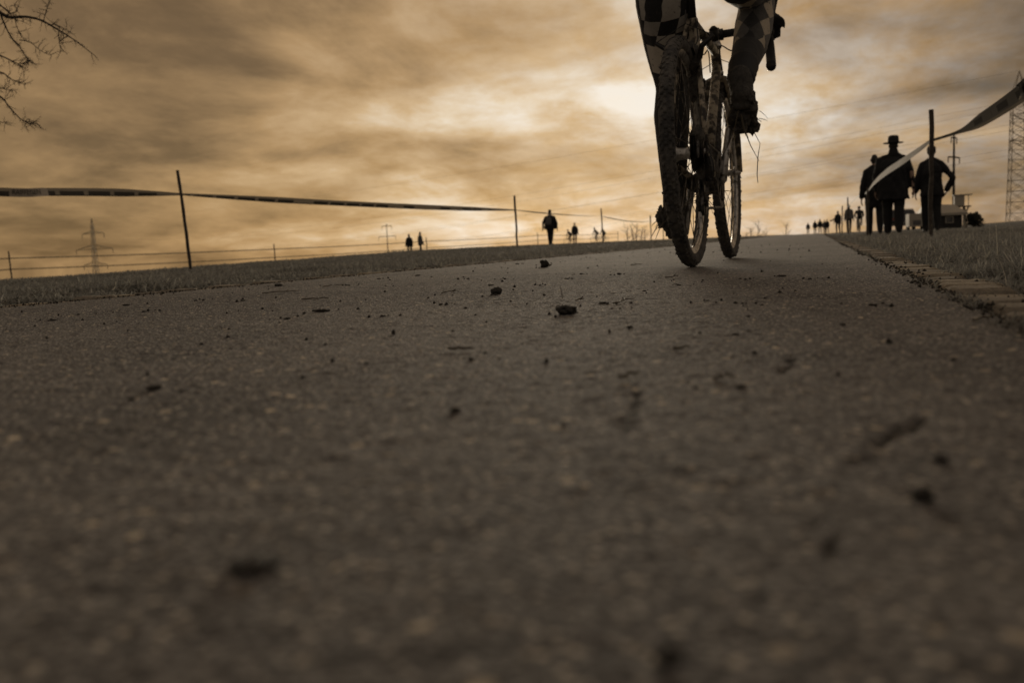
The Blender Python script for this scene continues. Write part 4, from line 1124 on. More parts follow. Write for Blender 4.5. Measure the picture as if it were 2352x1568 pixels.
FILM_PLAIN = simple('barrier_film_plain', c4(.50, .44, .36), c4(.60, .53, .43), 6, .6); INK = simple('printing_ink', c4(.02), c4(.03), 5, .5)
def stake(X, Y, H, lean, label, group, r_=.021, z=None):
    z0 = ground_at(X, Y)-.06 if z is None else z; g = random.Random(int(X*100+Y*7)); root = empty('stake', (X, Y, z0)); root.rotation_euler = (R(g.uniform(-1.5, 1.5)), lean, 0)
    tag(root, label, 'stake', group)
    n = 8; pts = [Vector((g.gauss(0, .0045), g.gauss(0, .0045), (H+.06)*i/n)) for i in range(n+1)]
    MB().tube(pts, [r_*g.uniform(.92, 1.08) for _ in pts], 9).build('post', WOOD, root, False)
    return root, lambda h: Vector((X+math.sin(lean)*h, Y, z0+.06+h*math.cos(lean)))
def catmull(P, n=10):
    out = []
    for i in range(len(P)-1):
        p0, p1, p2, p3 = P[max(i-1, 0)], P[i], P[i+1], P[min(i+2, len(P)-1)]
        for k in range(n):
            t = k/n; out.append(.5*((2*p1)+(p2-p0)*t+(2*p0-5*p1+4*p2-p3)*t*t+(3*p1-p0-3*p2+p3)*t**3))
    return out+[P[-1]]
def ribbon(name, pts, width, twist, label, group=None, u0=0.0, text=None, film=None):
    """film strip along pts; twist(t) is the angle of its width from upright; the width gathers at the stakes"""
    P = catmull([Vector(p) for p in pts], 12); n = len(P); vs = []; uv = []; L = 0
    for i, p in enumerate(P):
        t = (P[min(i+1, n-1)]-P[max(i-1, 0)]).normalized(); side = t.cross(Vector((0, 0, 1))).normalized(); up = side.cross(t).normalized()
        if i: L += (P[i]-P[i-1]).length
        f = i/(n-1); a = twist(f); d = up*math.cos(a)+side*math.sin(a); w = width(f) if callable(width) else width
        nrm = t.cross(d).normalized()
        for k, v in enumerate((-.5, 0, .5)):
            vs.append(p+d*w*v+nrm*(.006*math.sin(i*.8) if k == 1 else 0)); uv.append((u0+L, v+.5))
    fs = []
    for i in range(n-1):
        for k in range(2): a = i*3+k; fs.append((a, a+1, a+4, a+3))
    me = bpy.data.meshes.new(name); me.from_pydata([tuple(v) for v in vs], [], fs); lay = me.uv_layers.new(name='UVMap')
    for lp in me.loops: lay.data[lp.index].uv = uv[lp.vertex_index]
    me.polygons.foreach_set('use_smooth', [True]*len(fs)); me.materials.append(film or FILM)
    o = link(name, me); tag(o, label, 'barrier tape', group)
    if text:
        word, s0, size, flip = text
        cu = bpy.data.curves.new('t', 'FONT'); cu.body = word; cu.size = 1.0; to = bpy.data.objects.new('t', cu); COL.objects.link(to)
        dg = bpy.context.evaluated_depsgraph_get(); tm = bpy.data.meshes.new_from_object(to.evaluated_get(dg)); bpy.data.objects.remove(to)
        cum = [0]
        for i in range(1, n): cum.append(cum[-1]+(P[i]-P[i-1]).length)
        for v in tm.vertices:
            s_ = s0+v.co.x*size*.95; h_ = (v.co.y-.35)*size
            i = min(max(int(np.searchsorted(cum, s_))-1, 0), n-2); f = (s_-cum[i])/(cum[i+1]-cum[i])
            lo = vs[i*3]+(vs[(i+1)*3]-vs[i*3])*f; hi = vs[i*3+2]+(vs[(i+1)*3+2]-vs[i*3+2])*f
            c = (lo+hi)/2; d = (hi-lo).normalized(); p = c+d*(h_+.008)
            nn = (P[i+1]-P[i]).normalized().cross(d); nn = nn if nn.dot(EYE-p) > 0 else -nn; v.co = p+nn*.010
        lt = link('lettering', tm, INK, o); me.materials.append(FILM_PLAIN)
        for pg in me.polygons:
            if s0-.06 < uv[pg.vertices[0]][0]-u0 < s0+.54: pg.material_index = 1
    return o
# left tape line
LG = 'wooden stakes of the left tape line'
sx1, sy1 = atX(437, 12.2), 12.2
s1, h1 = stake(sx1, sy1, 1.50, R(-3.2), 'thick crooked stake carrying the lettered tape on the left verge', None, .024)
sx2, sy2 = atX(1188, 23), 23
s2, h2 = stake(sx2, sy2, 1.30, R(-.6), 'straight dark stake at the far end of the long tape span on the left verge', None, .026)
sx3, sy3 = atX(1386, 36), 36
s3, h3 = stake(sx3, sy3, 1.32, R(-2.5), 'thin stake beside the two far riders on the left verge', None, .024)
sx4, sy4 = atX(1496, 50), 50
s4, h4 = stake(sx4, sy4, 1.32, R(-.8), 'stake with a dark sleeved top beyond the far riders', None, .026)
MB().tube([(0, 0, .95), (0, 0, 1.38)], .034, 8).build('dark_sleeve', BARTAPE, s4)
sx5, sy5 = atX(1524, 62), 62
stake(sx5, sy5, 1.25, 0, 'far bare stake just left of the bicycle wheel', None, .028)
ax, ay = sx1-.3, 6.0
s0, h0 = stake(ax, ay, 1.5, R(1), 'stake at the near end of the lettered tape under the bare branches', None, .022)
def sag(a, b, drop, n=5):
    return [a+(b-a)*t-Vector((0, 0, drop*4*t*(1-t))) for t in np.linspace(0, 1, n)]
gather = lambda w0: (lambda f: w0*(.28+.72*min(1, min(f, 1-f)*5)))
H1 = 1.135
def on_line(px, py):
    d = ray(px, py); k = d.x/d.y; sl = (sx1-ax)/(sy1-ay); return atY(px, py, (ax-sl*ay)/(k-sl))
ribbon('barrier_tape', [h0(on_line(-20, 441).z+.02-ground_at(ax, ay)), on_line(0, 441), on_line(110, 441), on_line(250, 442), h1(H1)], gather(.108), lambda f: .15-.3*f+.25*math.sin(f*9), 'lettered barrier tape running to the thick crooked stake under the branches', None, 0.0, ('RAIFFEISEN', 3.08, .092, 1))
ribbon('barrier_tape', sag(h1(H1), h2(.93), .03), gather(.105), lambda f: .5*math.sin(f*5), 'long barrier tape span with dark print between the crooked stake and the straight stake', None, 3.1)
ribbon('barrier_tape', sag(h2(.93), h3(1.02), .04), gather(.06), lambda f: 1.0+.5*f, 'thin far tape span passing behind the walker with the rucksack', None, 5.0)
ribbon('barrier_tape', sag(h3(1.02), h4(1.0), .10), gather(.06), lambda f: 1.1, 'farthest tape span of the left verge beyond the riders', None, 6.0)
# the lower fence below the crest
FG = 'stakes of the lower taped fence below the crest'; prev = None
for i, (px, Y_) in enumerate(((-330, 27), (25, 35), (632, 52), (981, 71), (1236, 98), (1420, 140))):
    X = atX(px, Y_); zg = ground_at(X, Y_)
    top_y = {25: 577, 632: 560, 981: 545, 1236: 534}.get(px)
    H = max(1.15, atY(px, top_y, Y_).z-zg) if top_y else 1.5
    H = min(H, 2.1)
    s_, hh_ = stake(X, Y_, H, R(-1), 'thin pale stake of the lower fence below the crest', FG, .035)
    if prev:
        (ph, pH) = prev
        ribbon('barrier_tape', sag(ph(pH-.33), hh_(H-.33), .04, 4), .06, lambda f: .6, 'upper tape of the lower fence below the crest', 'upper tape spans of the lower fence')
        ribbon('barrier_tape', sag(ph(pH-.85), hh_(H-.85), .05, 4), .06, lambda f: .6, 'lower tape of the lower fence below the crest', 'lower tape spans of the lower fence')
    prev = (hh_, H)
# right tape line
rx1, ry1 = atX(2138, 11.0), 11.0
r1, q1 = stake(rx1, ry1, 1.34, R(.2), 'tall square stake on the right verge in front of the walkers', None, .024)
r0, q0 = stake(rx1+.03, .6, 1.42, 0, 'near stake of the right tape line beside the kerb grass', None, .024)
rx2 = atX(1993, 18.3); r2, q2 = stake(rx2, 18.3, .86, R(.5), 'stake beside the slim walker carrying the slack tape on the right', None, .026)
rx3 = atX(1949, 37); r3, q3 = stake(rx3, 37, 1.34, R(-1), 'stake standing in front of the grey jacket spectator', None, .026)
rx4 = atX(1934, 47); r4, q4 = stake(rx4, 47, 1.3, R(1), 'far stake left of the grey jacket spectator', None, .026)
pts = [q0(1.02), atY(2400, 165, 5.6), atY(2345, 215, 6.1), atY(2260, 272, 7.6), atY(2205, 302, 9.2), q1(1.02)]
ribbon('barrier_tape', pts, lambda f: .100*(1-.72*float(sstep(.60, .86, f))), lambda f: -.55+.5*f, 'wide dark barrier tape sweeping up from the tall square stake over the kerb grass', None, 1.2, None, FILM_BACK)
pts = [q1(1.02), atY(2080, 366, 12.3), atY(2035, 396, 14.2), atY(2008, 420, 16.2), q2(.80)]
ribbon('barrier_tape', pts, lambda f: .028+.075*math.sin(math.pi*min(1, f*1.05))**.6, lambda f: .2, 'slack pale barrier tape crossing in front of the walker in the hat', None, 2.3, None, FILM_SLACK)
mid1 = atY(1981, 446, 30); mid2 = atY(1965, 453, 33.5)
ribbon('barrier_tape', [q2(.80), atY(1983, 446, 22), atY(1968, 453, 29), q3(.99)], .07, lambda f: .5, 'thin arched barrier tape right of the grey jacket spectator', None, 4)
ribbon('barrier_tape', sag(q3(.99), q4(.8), .05), .06, lambda f: .7, 'far barrier tape dipping left of the grey jacket spectator', None, 5)

# ------------------------------------------------------------------ pylons and wires
GALV = simple('hazed_galvanised_steel', c4(.40, .34, .25), c4(.50, .43, .32), 2, .6, metal=.3)  # pylon steel in a paler tan, with the distance haze put into its colour
DGALV = simple('tarred_pole', c4(.03, .025, .02), c4(.06, .05, .04), 2, .8)
def lattice(px, Y, top_y, face, label, arms, base_w, top_w, th=.16, bays=11, peak=4.0):
    X = atX(px, Y); zt = atY(px, top_y, Y).z; zb = ground_at(X, Y); H = zt-zb
    root = empty('pylon', (X, Y, zb), face); tag(root, label, 'pylon')
    body_h = H-peak
    wid = lambda z: base_w+(top_w-base_w)*min(1, (z/body_h)**.8)
    cor = lambda z, k: Vector((wid(z)/2*(1, 1, -1, -1)[k], wid(z)/2*(1, -1, -1, 1)[k], z))
    for k in range(4): MB().tube([cor(0, k), cor(body_h*.5, k), cor(body_h, k), Vector((0, 0, H))], th*.75, 5).build('leg', GALV, root)
    br = MB(); zs = [body_h*(1-(1-i/bays)**1.25) for i in range(bays+1)]
    for i in range(bays):
        for k in range(4):
            j = (k+1) % 4; br.tube([cor(zs[i], k), cor(zs[i+1], j)], th*.42, 4); br.tube([cor(zs[i], j), cor(zs[i+1], k)], th*.42, 4); br.tube([cor(zs[i+1], k), cor(zs[i+1], j)], th*.42, 4)
    br.build('bracing', GALV, root)
    ends = []
    for zf, hw in arms:
        z = H*zf
        for sd in (-1, 1):
            am = MB(); tip = Vector((sd*hw, 0, z)); w = wid(z)/2
            for yy in (-w, w): am.tube([Vector((sd*w, yy, z)), tip], th*.6, 4); am.tube([Vector((sd*w, yy, z+hw*.14)), tip], th*.55, 4)
            for q in (.3, .6): am.tube([Vector((sd*w, w, z))*(1-q)+tip*q, (Vector((sd*w, w, z+hw*.14))*(1-q)+tip*q)], th*.4, 4)
            a_ = am.build('cross_arm', GALV, root)
            MB().tube([tip, tip-Vector((0, 0, H*.05))], th*.9, 5).build('insulator', GALV, a_)
            ends.append(root.matrix_basis @ (tip-Vector((0, 0, H*.05))))
    ends.append(root.matrix_basis @ Vector((0, 0, H)))
    return ends
eA = lattice(2337, 250, 163, R(68), 'tall lattice pylon cut by the frame beyond the right verge', ((.57, 8.0), (.72, 6.0), (.86, 4.5)), 4.3, 2.9, .12, 15, 5.5)
eB = lattice(219, 640, 500, R(-14), 'far lattice pylon with three cross arms beyond the lower fence', ((.52, 16.0), (.68, 25.0), (.84, 15.0)), 5.4, 1.8, .28, 10, 6)
def mast(px, Y, top_y, face, label, arms, r_, wood):
    X = atX(px, Y); zt = atY(px, top_y, Y).z; zb = ground_at(X, Y); H = zt-zb
    root = empty('power_pole', (X, Y, zb), face); tag(root, label, 'power pole')
    MB().tube([(0, 0, -.3), (0, 0, H*.5), (0, 0, H)], [r_*1.25, r_, r_*.7], 8).build('mast', DGALV, root)
    ends = []
    for dz, hw in arms:
        a_ = MB().tube([(-hw, 0, H-dz), (0, 0, H-dz+.1), (hw, 0, H-dz)], r_*.6, 5).build('cross_arm', DGALV, root)
        for sd in (-1, 1): MB().tube([(sd*hw, 0, H-dz), (sd*hw, 0, H-dz-H*.06)], r_*.35, 5).build('insulator', DGALV, a_); ends.append(root.matrix_basis @ Vector((sd*hw, 0, H-dz-H*.06)))
    return ends
eC = mast(891, 620, 514, R(-10), 'far power pole with two cross arms above the two spectators', ((1.6, 4.2), (9.0, 7.6)), .34, True)
eD = mast(2190, 190, 311, R(62), 'dark power pole with two slanted arms behind the shed', ((.5, 1.3), (4.0, 2.6)), .24, True)
WIRE = simple('wire', c4(.03), c4(.05), 2, .6)
def wire(a, b, drop, label, r_):
    P = sag(Vector(a), Vector(b), drop, 24); o = MB().tube(P, r_, 4).build('power_line', WIRE); tag(o, label, 'power line', 'wires strung between the pylons')
for i in range(6): wire(eA[i], eB[i], 9+1.5*(i % 3), 'thin wire strung between the tall pylon and the far pylon', .020)
wire(eA[6], eB[6], 7, 'thin wire strung between the tall pylon and the far pylon', .02)
for i in range(2): wire(eD[2+i], eC[2+i], 4, 'thin wire strung between the dark pole and the far pole', .014)

# ------------------------------------------------------------------ shed, lookout, trailer, car, bush, thin trees
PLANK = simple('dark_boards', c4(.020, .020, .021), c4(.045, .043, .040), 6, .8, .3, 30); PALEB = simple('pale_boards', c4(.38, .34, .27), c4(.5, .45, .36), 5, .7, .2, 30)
GLASS = Mat('window_glass'); GLASS.color(c4(.05, .05, .05)).set(Roughness=.08, Metallic=0.0, Specular_IOR_Level=.8); GLASS = GLASS.m
YS = 58
sxa, sxb = atX(2124, YS), atX(2210, YS); zS = ground_at((sxa+sxb)/2, YS); wS = sxb-sxa
eave = atY(2150, 494, YS).z-zS
shed = empty('shed', ((sxa+sxb)/2, YS, zS-.05)); tag(shed, 'low dark boarded shed with a pale overhanging roof behind the walkers', 'shed')
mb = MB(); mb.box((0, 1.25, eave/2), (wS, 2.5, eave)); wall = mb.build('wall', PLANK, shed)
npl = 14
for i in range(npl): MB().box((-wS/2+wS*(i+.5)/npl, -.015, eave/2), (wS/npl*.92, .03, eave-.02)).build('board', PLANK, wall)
rf = MB(); e0, e1, ov = eave, eave+.62, .24
rf.add([(-wS/2-ov, -ov, e0), (wS/2+ov, -ov, e0), (wS/2+ov, -ov, e0+.14), (-wS/2-ov, -ov, e0+.14), (-wS/2-ov+.25, 1.3, e1+.1), (wS/2+ov-.5, 1.3, e1), (wS/2+ov, 2.7, e0+.12), (-wS/2-ov, 2.7, e0+.12), (-wS/2-ov, 2.7, e0), (wS/2+ov, 2.7, e0)],
       [(0, 1, 2, 3), (3, 2, 5, 4), (4, 5, 6, 7), (7, 6, 9, 8), (0, 8, 9, 1), (1, 9, 6, 2), (2, 6, 5), (0, 3, 7, 8), (3, 4, 7)])
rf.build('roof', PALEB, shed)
w_ = MB(); w_.box((.32*wS/2, -.045, eave*.68), (.42, .05, .36)); wf = w_.build('window', PALEB, shed); MB().box((.32*wS/2, -.075, eave*.68), (.32, .012, .27)).build('pane', GLASS, wf)
MB().box((wS/2+.12, .1, eave/2), (.14, .14, eave)).build('corner_post', PALEB, shed)
YL = 64; lx = atX(2207, YL); zl_ = ground_at(lx, YL); zt = atY(2205, 447, YL).z-zl_; zb_ = atY(2205, 472, YL).z-zl_
lk = empty('lookout_box', (lx, YL, zl_-.05)); tag(lk, 'pale box cabin on a leaning dark post behind the shed', 'lookout')
MB().box((-.12, 0, (zt+zb_)/2), (.56, .6, zt-zb_-.06)).build('cabin', PALEB, lk); MB().box((.05, 0, zt+.02), (1.05, .8, .06)).build('roof', PALEB, lk); MB().box((.05, 0, zb_-.02), (.95, .7, .07)).build('floor', PLANK, lk)
MB().tube([(.38, -.25, zb_), (.38, -.25, zt)], .025, 6).build('rail_post', PALEB, lk)
MB().tube([(.26, 0, 0), (.16, 0, zb_)], [.10, .08], 8).build('post', DGALV, lk); MB().tube([(.18, 0, zb_*.6), (.45, 0, zb_)], .05, 6).build('brace', DGALV, lk)
YT = 52; ta, tb = atX(2088, YT), atX(2124, YT); zT = ground_at(ta, YT); hT = atY(2105, 490, YT).z-zT; wT = tb-ta
tr_ = empty('trailer', ((ta+tb)/2, YT, zT-.01)); tag(tr_, 'small pale box trailer standing between the walkers and the shed', 'trailer')
bm = MB(); y0_, y1_ = -.0, 2.0; zl0 = .16
bm.add([(-wT/2, y0_, zl0), (wT/2+.12, y0_, zl0), (wT/2-.05, y0_, hT), (-wT/2, y0_, hT), (-wT/2, y1_, zl0), (wT/2+.12, y1_, zl0), (wT/2-.05, y1_, hT), (-wT/2, y1_, hT)], [(0, 1, 2, 3), (5, 4, 7, 6), (3, 2, 6, 7), (0, 4, 5, 1), (1, 5, 6, 2), (0, 3, 7, 4)])
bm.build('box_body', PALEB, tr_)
for sd in (-1, 1):
    MB().lathe([(0, -.05), (.15, -.05), (.17, 0), (.15, .05), (0, .05)], (sd*(wT/2-.06), 1.0, .17), 'x', 18).build('wheel', RUBBER, tr_, True)
MB().box((0, -.02, hT*.45), (wT*.5, .02, hT*.28)).build('panel', GREY, tr_)
YC = 70; cxm = atX(2088, YC); zC = ground_at(cxm, YC)
car = empty('parked_car', (cxm-.35, YC, zC-.01), R(4)); tag(car, 'dark parked car partly hidden behind the walkers', 'car')
CARP = Mat('dark_car_paint'); CARP.color(c4(.02)).set(Roughness=.25, Metallic=.2); CARP.b.inputs['Coat Weight'].default_value = 1.0
prof = [(-.0, .30), (-.02, .62), (.08, .92), (.35, 1.40), (.75, 1.47), (1.9, 1.42), (2.6, .98), (3.7, .85), (3.95, .62), (3.95, .30)]
bm = MB(); k = len(prof)
tap = lambda z: .86-(.20*max(0, z-.9)/.57)
bm.add([(-tap(z), y, z) for y, z in prof]+[(tap(z), y, z) for y, z in prof], [tuple(range(k)), tuple(reversed(range(k, 2*k)))]+[(i, i+k, (i+1) % k+k, (i+1) % k) for i in range(k)])
bm.build('body', CARP.m, car)
MB().add([(-.62, .115, .98), (.62, .115, .98), (.55, .325, 1.36), (-.55, .325, 1.36)], [(0, 1, 2, 3)]).build('rear_window', GLASS, car)
for sd in (-1, 1):
    MB().box((sd*.68, -.005, .78), (.22, .03, .16)).build('tail_light', simple('lamp_red', c4(.2, .05, .04), c4(.25, .07, .05), 4, .3), car)
    for yy in (.75, 3.15): MB().lathe([(0, -.1), (.26, -.1), (.31, -.07), (.31, .07), (.26, .1), (0, .1)], (sd*.76, yy, .31), 'x', 22).build('wheel', RUBBER, car, True)
MB().box((0, -.03, .50), (.5, .02, .12)).build('number_plate', PALE, car); MB().box((0, -.04, .40), (1.6, .08, .14)).build('bumper', GREY, car)
# foliage helpers
LEAF = simple('dark_leaves', c4(.018, .018, .012), c4(.05, .047, .033), 3, .7)
BARK = simple('bark', c4(.018, .015, .012), c4(.045, .038, .030), 14, .9, .7, 40, .004)
def bush(px, Y, w, h, label, n=1500):
    X = atX(px, Y); z = ground_at(X, Y); root = empty('bush', (X, Y, z)); tag(root, label, 'bush'); g = np.random.default_rng(int(px))
    st = MB()
    for _ in range(7):
        a = g.uniform(0, 6.28); e = Vector((math.cos(a)*w*.3, math.sin(a)*w*.3, h*g.uniform(.6, .95))); st.tube([(0, 0, -.05), e*.5+Vector((0, 0, .1)), e], [.04, .025, .008], 5)
    st.build('stem', BARK, root)
    c = g.normal(0, 1, (n, 3)); c /= np.linalg.norm(c, axis=1)[:, None]; rr = g.random(n)**.4; lump = .45+1.0*hash_noise(c[:, 0]*2.5+9, c[:, 2]*2.5+c[:, 1]*2, 5)
    c = c*(rr*lump)[:, None]*np.array([w/2, w/2, h/2])+np.array([0, 0, h*.52]); c[:, 2] = np.maximum(c[:, 2], .03)
    a = g.normal(0, 1, (n, 3)); a /= np.linalg.norm(a, axis=1)[:, None]; b_ = np.cross(a, g.normal(0, 1, (n, 3))); b_ /= np.linalg.norm(b_, axis=1)[:, None]; s_ = g.uniform(.04, .10, n)[:, None]
    v = np.stack([c-a*s_, c+b_*s_*.5, c+a*s_, c-b_*s_*.5], 1).reshape(-1, 3)
    link('foliage', np_mesh('foliage', v, np.arange(4*n).reshape(-1, 4)), LEAF, root)
bush(2238, 55, .85, .84, 'dark rounded evergreen bush right of the shed')
def twigs(mb, p, d, L, r_, depth, g, droop=0.0, nodes=None):
    n = 5; pts = [p]; dd = d.normalized(); rr = [r_]
    for i in range(n):
        dd = (dd+Vector((g.gauss(0, .13), g.gauss(0, .13), g.gauss(-droop, .11)))).normalized(); pts.append(pts[-1]+dd*L/n); rr.append(r_*(1-.75*(i+1)/n))
    mb.tube(pts, rr, 5 if r_ > .006 else 4)
    if depth > 0:
        for i in range(1, n+1):
            for _ in range(g.choice((1, 1, 2))):
                ax = Vector((g.gauss(0, 1), g.gauss(0, 1), g.gauss(0, 1))).normalized(); nd = (dd*.75+ax*.8).normalized()
                twigs(mb, pts[i], nd, L*g.uniform(.25, .5), max(r_*.42*(1-.1*i), .0012), depth-1, g, droop)
def thin_tree(px, Y, h, seed, label):
    X = atX(px, Y); g = random.Random(seed); root = empty('tree', (X, Y, ground_at(X, Y))); tag(root, label, 'tree', 'thin bare trees on the horizon')
    MB().tube([(0, 0, -.2), (g.gauss(0, .1), 0, h*.5), (g.gauss(0, .2), 0, h*.95)], [h*.022, h*.014, h*.004], 6).build('trunk', BARK, root)
    mb = MB()
    for i in range(9): twigs(mb, Vector((0, 0, h*(.25+.07*i))), Vector((g.gauss(0, 1), g.gauss(0, 1), 1.6)), h*.32, h*.007, 1, g)
    mb.build('crown', BARK, root)
for px, h, sd in ((1440, 5.2, 1), (1452, 4.6, 2), (1462, 5.4, 3), (1474, 4.0, 4), (1482, 3.4, 5), (1725, 6, 6), (1742, 8, 7), (1758, 5, 8), (1806, 7, 9), (1714, 4, 10)): thin_tree(px, 235 if px < 1500 else 260, h*.7+(3.6 if px < 1500 else 2.6), sd, 'thin bare tree standing far off on the horizon')

# ------------------------------------------------------------------ the bare tree whose boughs reach in from the left
TY = 6.2
tg = random.Random(5); tx = atX(-420, TY); tz = ground_at(tx, TY)
tree = empty('tree', (tx, TY, tz)); tag(tree, 'bare tree with drooping dark boughs above the lettered tape', 'tree')
tw = lambda px, py, Y: atY(px, py, Y)-Vector((tx, TY, tz))
fork = tw(-330, -180, TY)
MB().tube([(0, 0, -.1), (.03, .02, .8), (-.02, 0, 1.6), fork*.5+Vector((0, 0, 1.1)), fork, fork+Vector((-.1, .1, .9)), fork+Vector((.1, .2, 1.8))], [.13, .11, .10, .09, .075, .05, .02], 12).build('trunk', BARK, tree, True)
BOUGHS = [([(-330, -180), (-120, -40), (0, 30), (22, 40), (60, 39), (96, 48), (135, 70), (170, 92), (215, 126)], .030, .0035, 6.2),
          ([(0, 30), (10, 55), (25, 85), (45, 108), (60, 132), (66, 138)], .011, .003, 6.25), ([(45, 92), (70, 98), (95, 118), (118, 128)], .006, .002, 6.3),
          ([(-200, -60), (-60, -30), (5, 16), (22, 32), (35, 45)], .016, .003, 6.0), ([(100, 48), (108, 20), (113, 4)], .006, .0025, 6.2), ([(22, 32), (40, 25), (32, 10)], .005, .002, 6.1),
          ([(135, 70), (136, 95), (140, 118)], .006, .0025, 6.2), ([(110, 58), (130, 58), (160, 73)], .005, .002, 6.25), ([(34, 45), (40, 65), (47, 78)], .004, .002, 6.2),
          ([(-220, 20), (-60, 110), (0, 128), (30, 142), (45, 150), (56, 165)], .016, .0025, 6.4), ([(45, 150), (60, 142), (68, 138)], .005, .002, 6.3),
          ([(-240, 60), (-70, 150), (0, 166), (20, 178), (35, 187), (58, 195)], .014, .002, 6.6), ([(35, 187), (48, 182)], .004, .002, 6.6),
          ([(-250, 120), (-70, 190), (0, 202), (14, 206), (28, 207)], .012, .002, 6.7), ([(-240, 120), (-70, 180), (0, 222), (20, 244), (48, 274), (76, 282), (86, 284)], .016, .002, 6.4),
          ([(48, 274), (60, 281), (74, 285)], .005, .002, 6.4), ([(-200, 200), (-60, 262), (0, 280), (14, 283)], .010, .002, 6.6)]
for pl, r0_, r1_, Y_ in BOUGHS:
    P_ = catmull([tw(x, y, Y_+.0006*(x-30)) for x, y in pl], 6); n = len(P_)
    mb = MB(); mb.tube(P_, [.8*(r0_+(r1_-r0_)*(i/(n-1))**.6)*tg.uniform(.85, 1.2) for i in range(n)], 7)
    for i in range(3, n):
        if tg.random() < .9:
            d = (P_[i]-P_[i-1]).normalized(); ax = Vector((tg.gauss(0, 1), tg.gauss(0, .6), tg.gauss(0, 1))).normalized()
            twigs(mb, P_[i], d*.5+ax, tg.uniform(.03, .11), .0028, 1, tg, .02)
    mb.build('bough', BARK, tree)
mb = MB()
for i in range(16): twigs(mb, fork*(.75+.03*i)+Vector((0, 0, .04*i)), Vector((tg.gauss(-.5, .8), tg.gauss(0, 1), tg.gauss(.7, .5))), tg.uniform(.8, 1.5), .022, 2, tg, .03)
mb.build('crown', BARK, tree)

# ------------------------------------------------------------------ clods, twigs and leaves lying on the asphalt
CLODM = simple('dry_clod', c4(.018, .016, .013), c4(.060, .053, .043), 160, .9, .8, 400, .003)
CG = 'small mud clods scattered on the asphalt'
def clod(px, py, w, h, seed, label=None, rough=.6, grp=CG):
    g0 = onG(px, py); d = g0.y/math.cos(YAW); s_ = w*d/FPX/2; hz = h*d/FPX*.85
    o = link('mud_clod', clod_mesh(seed, (s_, s_*1.0, hz*.52), 2 if w < 22 else 3, rough), CLODM, None, (g0.x, g0.y, hz*.40))
    tag(o, label or 'small dark mud clod lying on the asphalt path', 'clod', None if label else grp); return o
clod(1140, 676, 27, 20, 201, 'rounded dark mud clod standing alone on the asphalt', .45)
c_ = clod(1300, 722, 46, 26, 202, 'largest mud clod with a hollow end on the asphalt', .8); mb = MB(); straw(mb, (.0, 0, .012), 2, .03, 7, .0006, .2, -1.5); mb.build('straw', STRAW, c_)
c_ = clod(1250, 614, 18, 22, 203, 'upright clod with a curled leaf on the far asphalt', .7); MB().tube([(.01, 0, 0), (.022, 0, -.006), (.03, 0, -.002)], [.002, .0035, .002], 5).build('stem', STRAW, c_)
clod(585, 1306, 140, 42, 204, 'long dark blurred clod lying close to the lens', .5)
clod(1540, 1520, 66, 46, 205, 'dark blurred clod at the very front of the asphalt', .5)
clod(2118, 1150, 40, 40, 206, 'dark blurred clod right of the fine cracks', .5)
c_ = clod(352, 896, 40, 18, 207, 'twin dark clods lying together on the left of the asphalt', .7)
for k, (x, y, w, h) in enumerate(((302, 916, 18, 10), (1046, 942, 22, 18), (640, 655, 22, 8), (740, 713, 34, 10), (660, 731, 16, 5), (880, 726, 14, 5), (1012, 699, 11, 6), (1385, 696, 18, 7), (1447, 752, 13, 8), (1422, 629, 10, 5),
        (1670, 590, 8, 4), (1795, 634, 18, 4), (904, 764, 9, 16), (1296, 975, 14, 9), (1690, 768, 16, 5), (1160, 640, 7, 4), (1130, 655, 6, 3), (960, 632, 12, 4), (985, 612, 10, 3), (1187, 606, 9, 3), (1335, 629, 8, 4), (1560, 655, 9, 3), (1480, 668, 8, 3),
        (800, 655, 8, 3), (560, 690, 14, 4), (450, 690, 10, 4), (290, 700, 16, 6), (330, 715, 10, 4), (120, 735, 24, 5), (180, 722, 9, 4), (2005, 700, 16, 5), (1935, 745, 12, 5), (1720, 760, 9, 4), (1598, 890, 14, 6), (1702, 888, 26, 9), (2160, 1055, 34, 18), (1750, 700, 8, 3),
        (1240, 655, 6, 3), (1300, 640, 8, 3), (1075, 640, 8, 3), (870, 640, 10, 3), (1700, 640, 7, 3), (1625, 690, 7, 3), (1860, 640, 9, 3), (1040, 760, 8, 4), (760, 790, 10, 4), (530, 800, 9, 4))):
    clod(x, y+h*.3, w, h, 300+k)
TG = 'thin dead twigs lying on the asphalt'
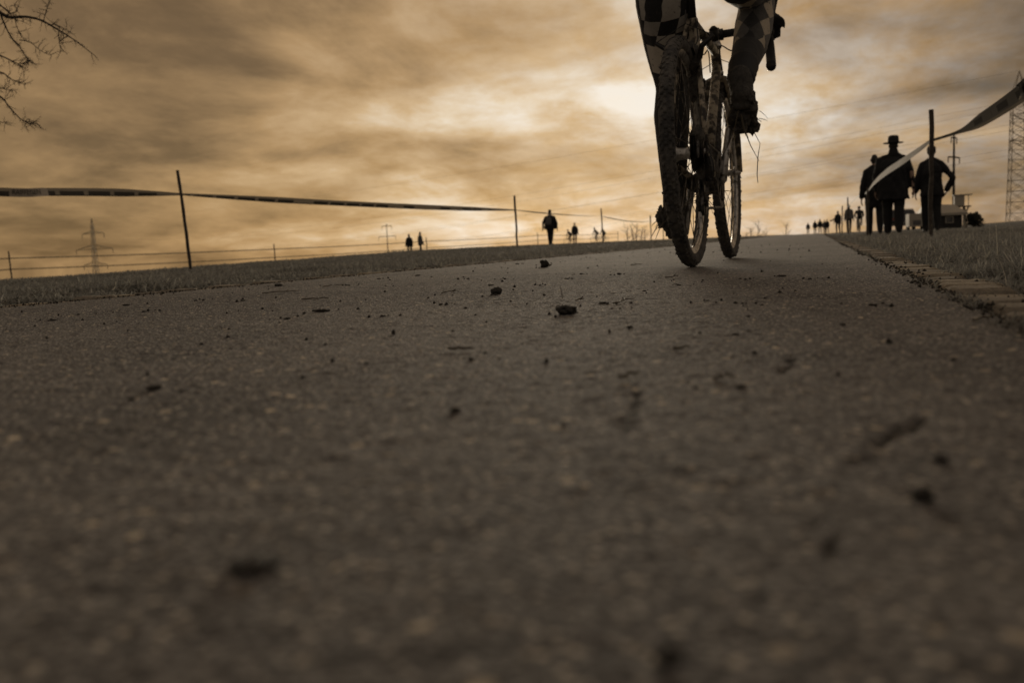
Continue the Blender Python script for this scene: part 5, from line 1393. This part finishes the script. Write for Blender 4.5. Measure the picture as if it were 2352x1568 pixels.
def twig(px, py, qx, qy, seed, r_=.0011):
    a, b_ = onG(px, py), onG(qx, qy); g = random.Random(seed); mb = MB(); L = (b_-a).length
    pts = [a+(b_-a)*t+Vector((g.gauss(0, L*.03), g.gauss(0, L*.03), .0022+abs(g.gauss(0, .0012)))) for t in np.linspace(0, 1, 6)]
    c = (a+b_)/2; mb.tube([p-c for p in pts], [r_, r_*1.1, r_, r_*.9, r_*.8, r_*.5], 5)
    if L > .03: mb.tube([pts[3]-c, pts[3]-c+Vector((g.gauss(0, L*.12), g.gauss(0, L*.12), .004))], r_*.7, 4)
    o = mb.build('twig', STRAW); o.location = c; tag(o, 'thin dead twig lying flat on the asphalt', 'twig', TG)
for k, t_ in enumerate(((605, 676, 690, 669), (695, 690, 757, 687), (1030, 808, 1088, 806), (1545, 806, 1588, 805), (1325, 694, 1345, 688), (1010, 676, 1060, 670), (905, 621, 940, 617), (1530, 640, 1560, 637), (1415, 700, 1450, 690), (1640, 876, 1690, 872), (1450, 610, 1475, 608), (740, 660, 790, 655), (2230, 742, 2290, 730), (1420, 876, 1470, 868))): twig(*t_, 500+k)
# fine crumbs nobody could count
g = np.random.default_rng(77); mb = MB(); n = 420; CL = [(o.location.x, o.location.y) for o in bpy.data.objects if o.name.startswith('mud_clod') and o.location.y > 1.0]
ys = .5*(9/.5)**g.random(n); xs = PX0+.05+(PX1-PX0-.1)*g.random(n)
for k_, (cx_, cy_) in enumerate(CL):
    for j_ in range(4): xs[(k_*5+j_) % n] = cx_+g.normal(0, .016); ys[(k_*5+j_) % n] = cy_+g.normal(0, .03)
V0 = []; F0 = []
oc = np.array([[1, 0, 0], [0, 1, 0], [-1, 0, 0], [0, -1, 0], [0, 0, 1], [0, 0, -.3]]); of = np.array([[0, 1, 4], [1, 2, 4], [2, 3, 4], [3, 0, 4], [1, 0, 5], [2, 1, 5], [3, 2, 5], [0, 3, 5]])
for i in range(n):
    s_ = g.uniform(.0008, .003)*(1+.15*ys[i]); v = oc*s_*g.uniform(.6, 1.4, (6, 3)); V0.append(v+np.array([xs[i], ys[i], s_*.25])); F0.append(of+6*i)
cr_ = link('mud_crumbs', np_mesh('mud_crumbs', np.vstack(V0), np.vstack(F0)), CLODM); tag(cr_, 'fine dark mud crumbs sprinkled over the asphalt', 'crumbs', kind='stuff')
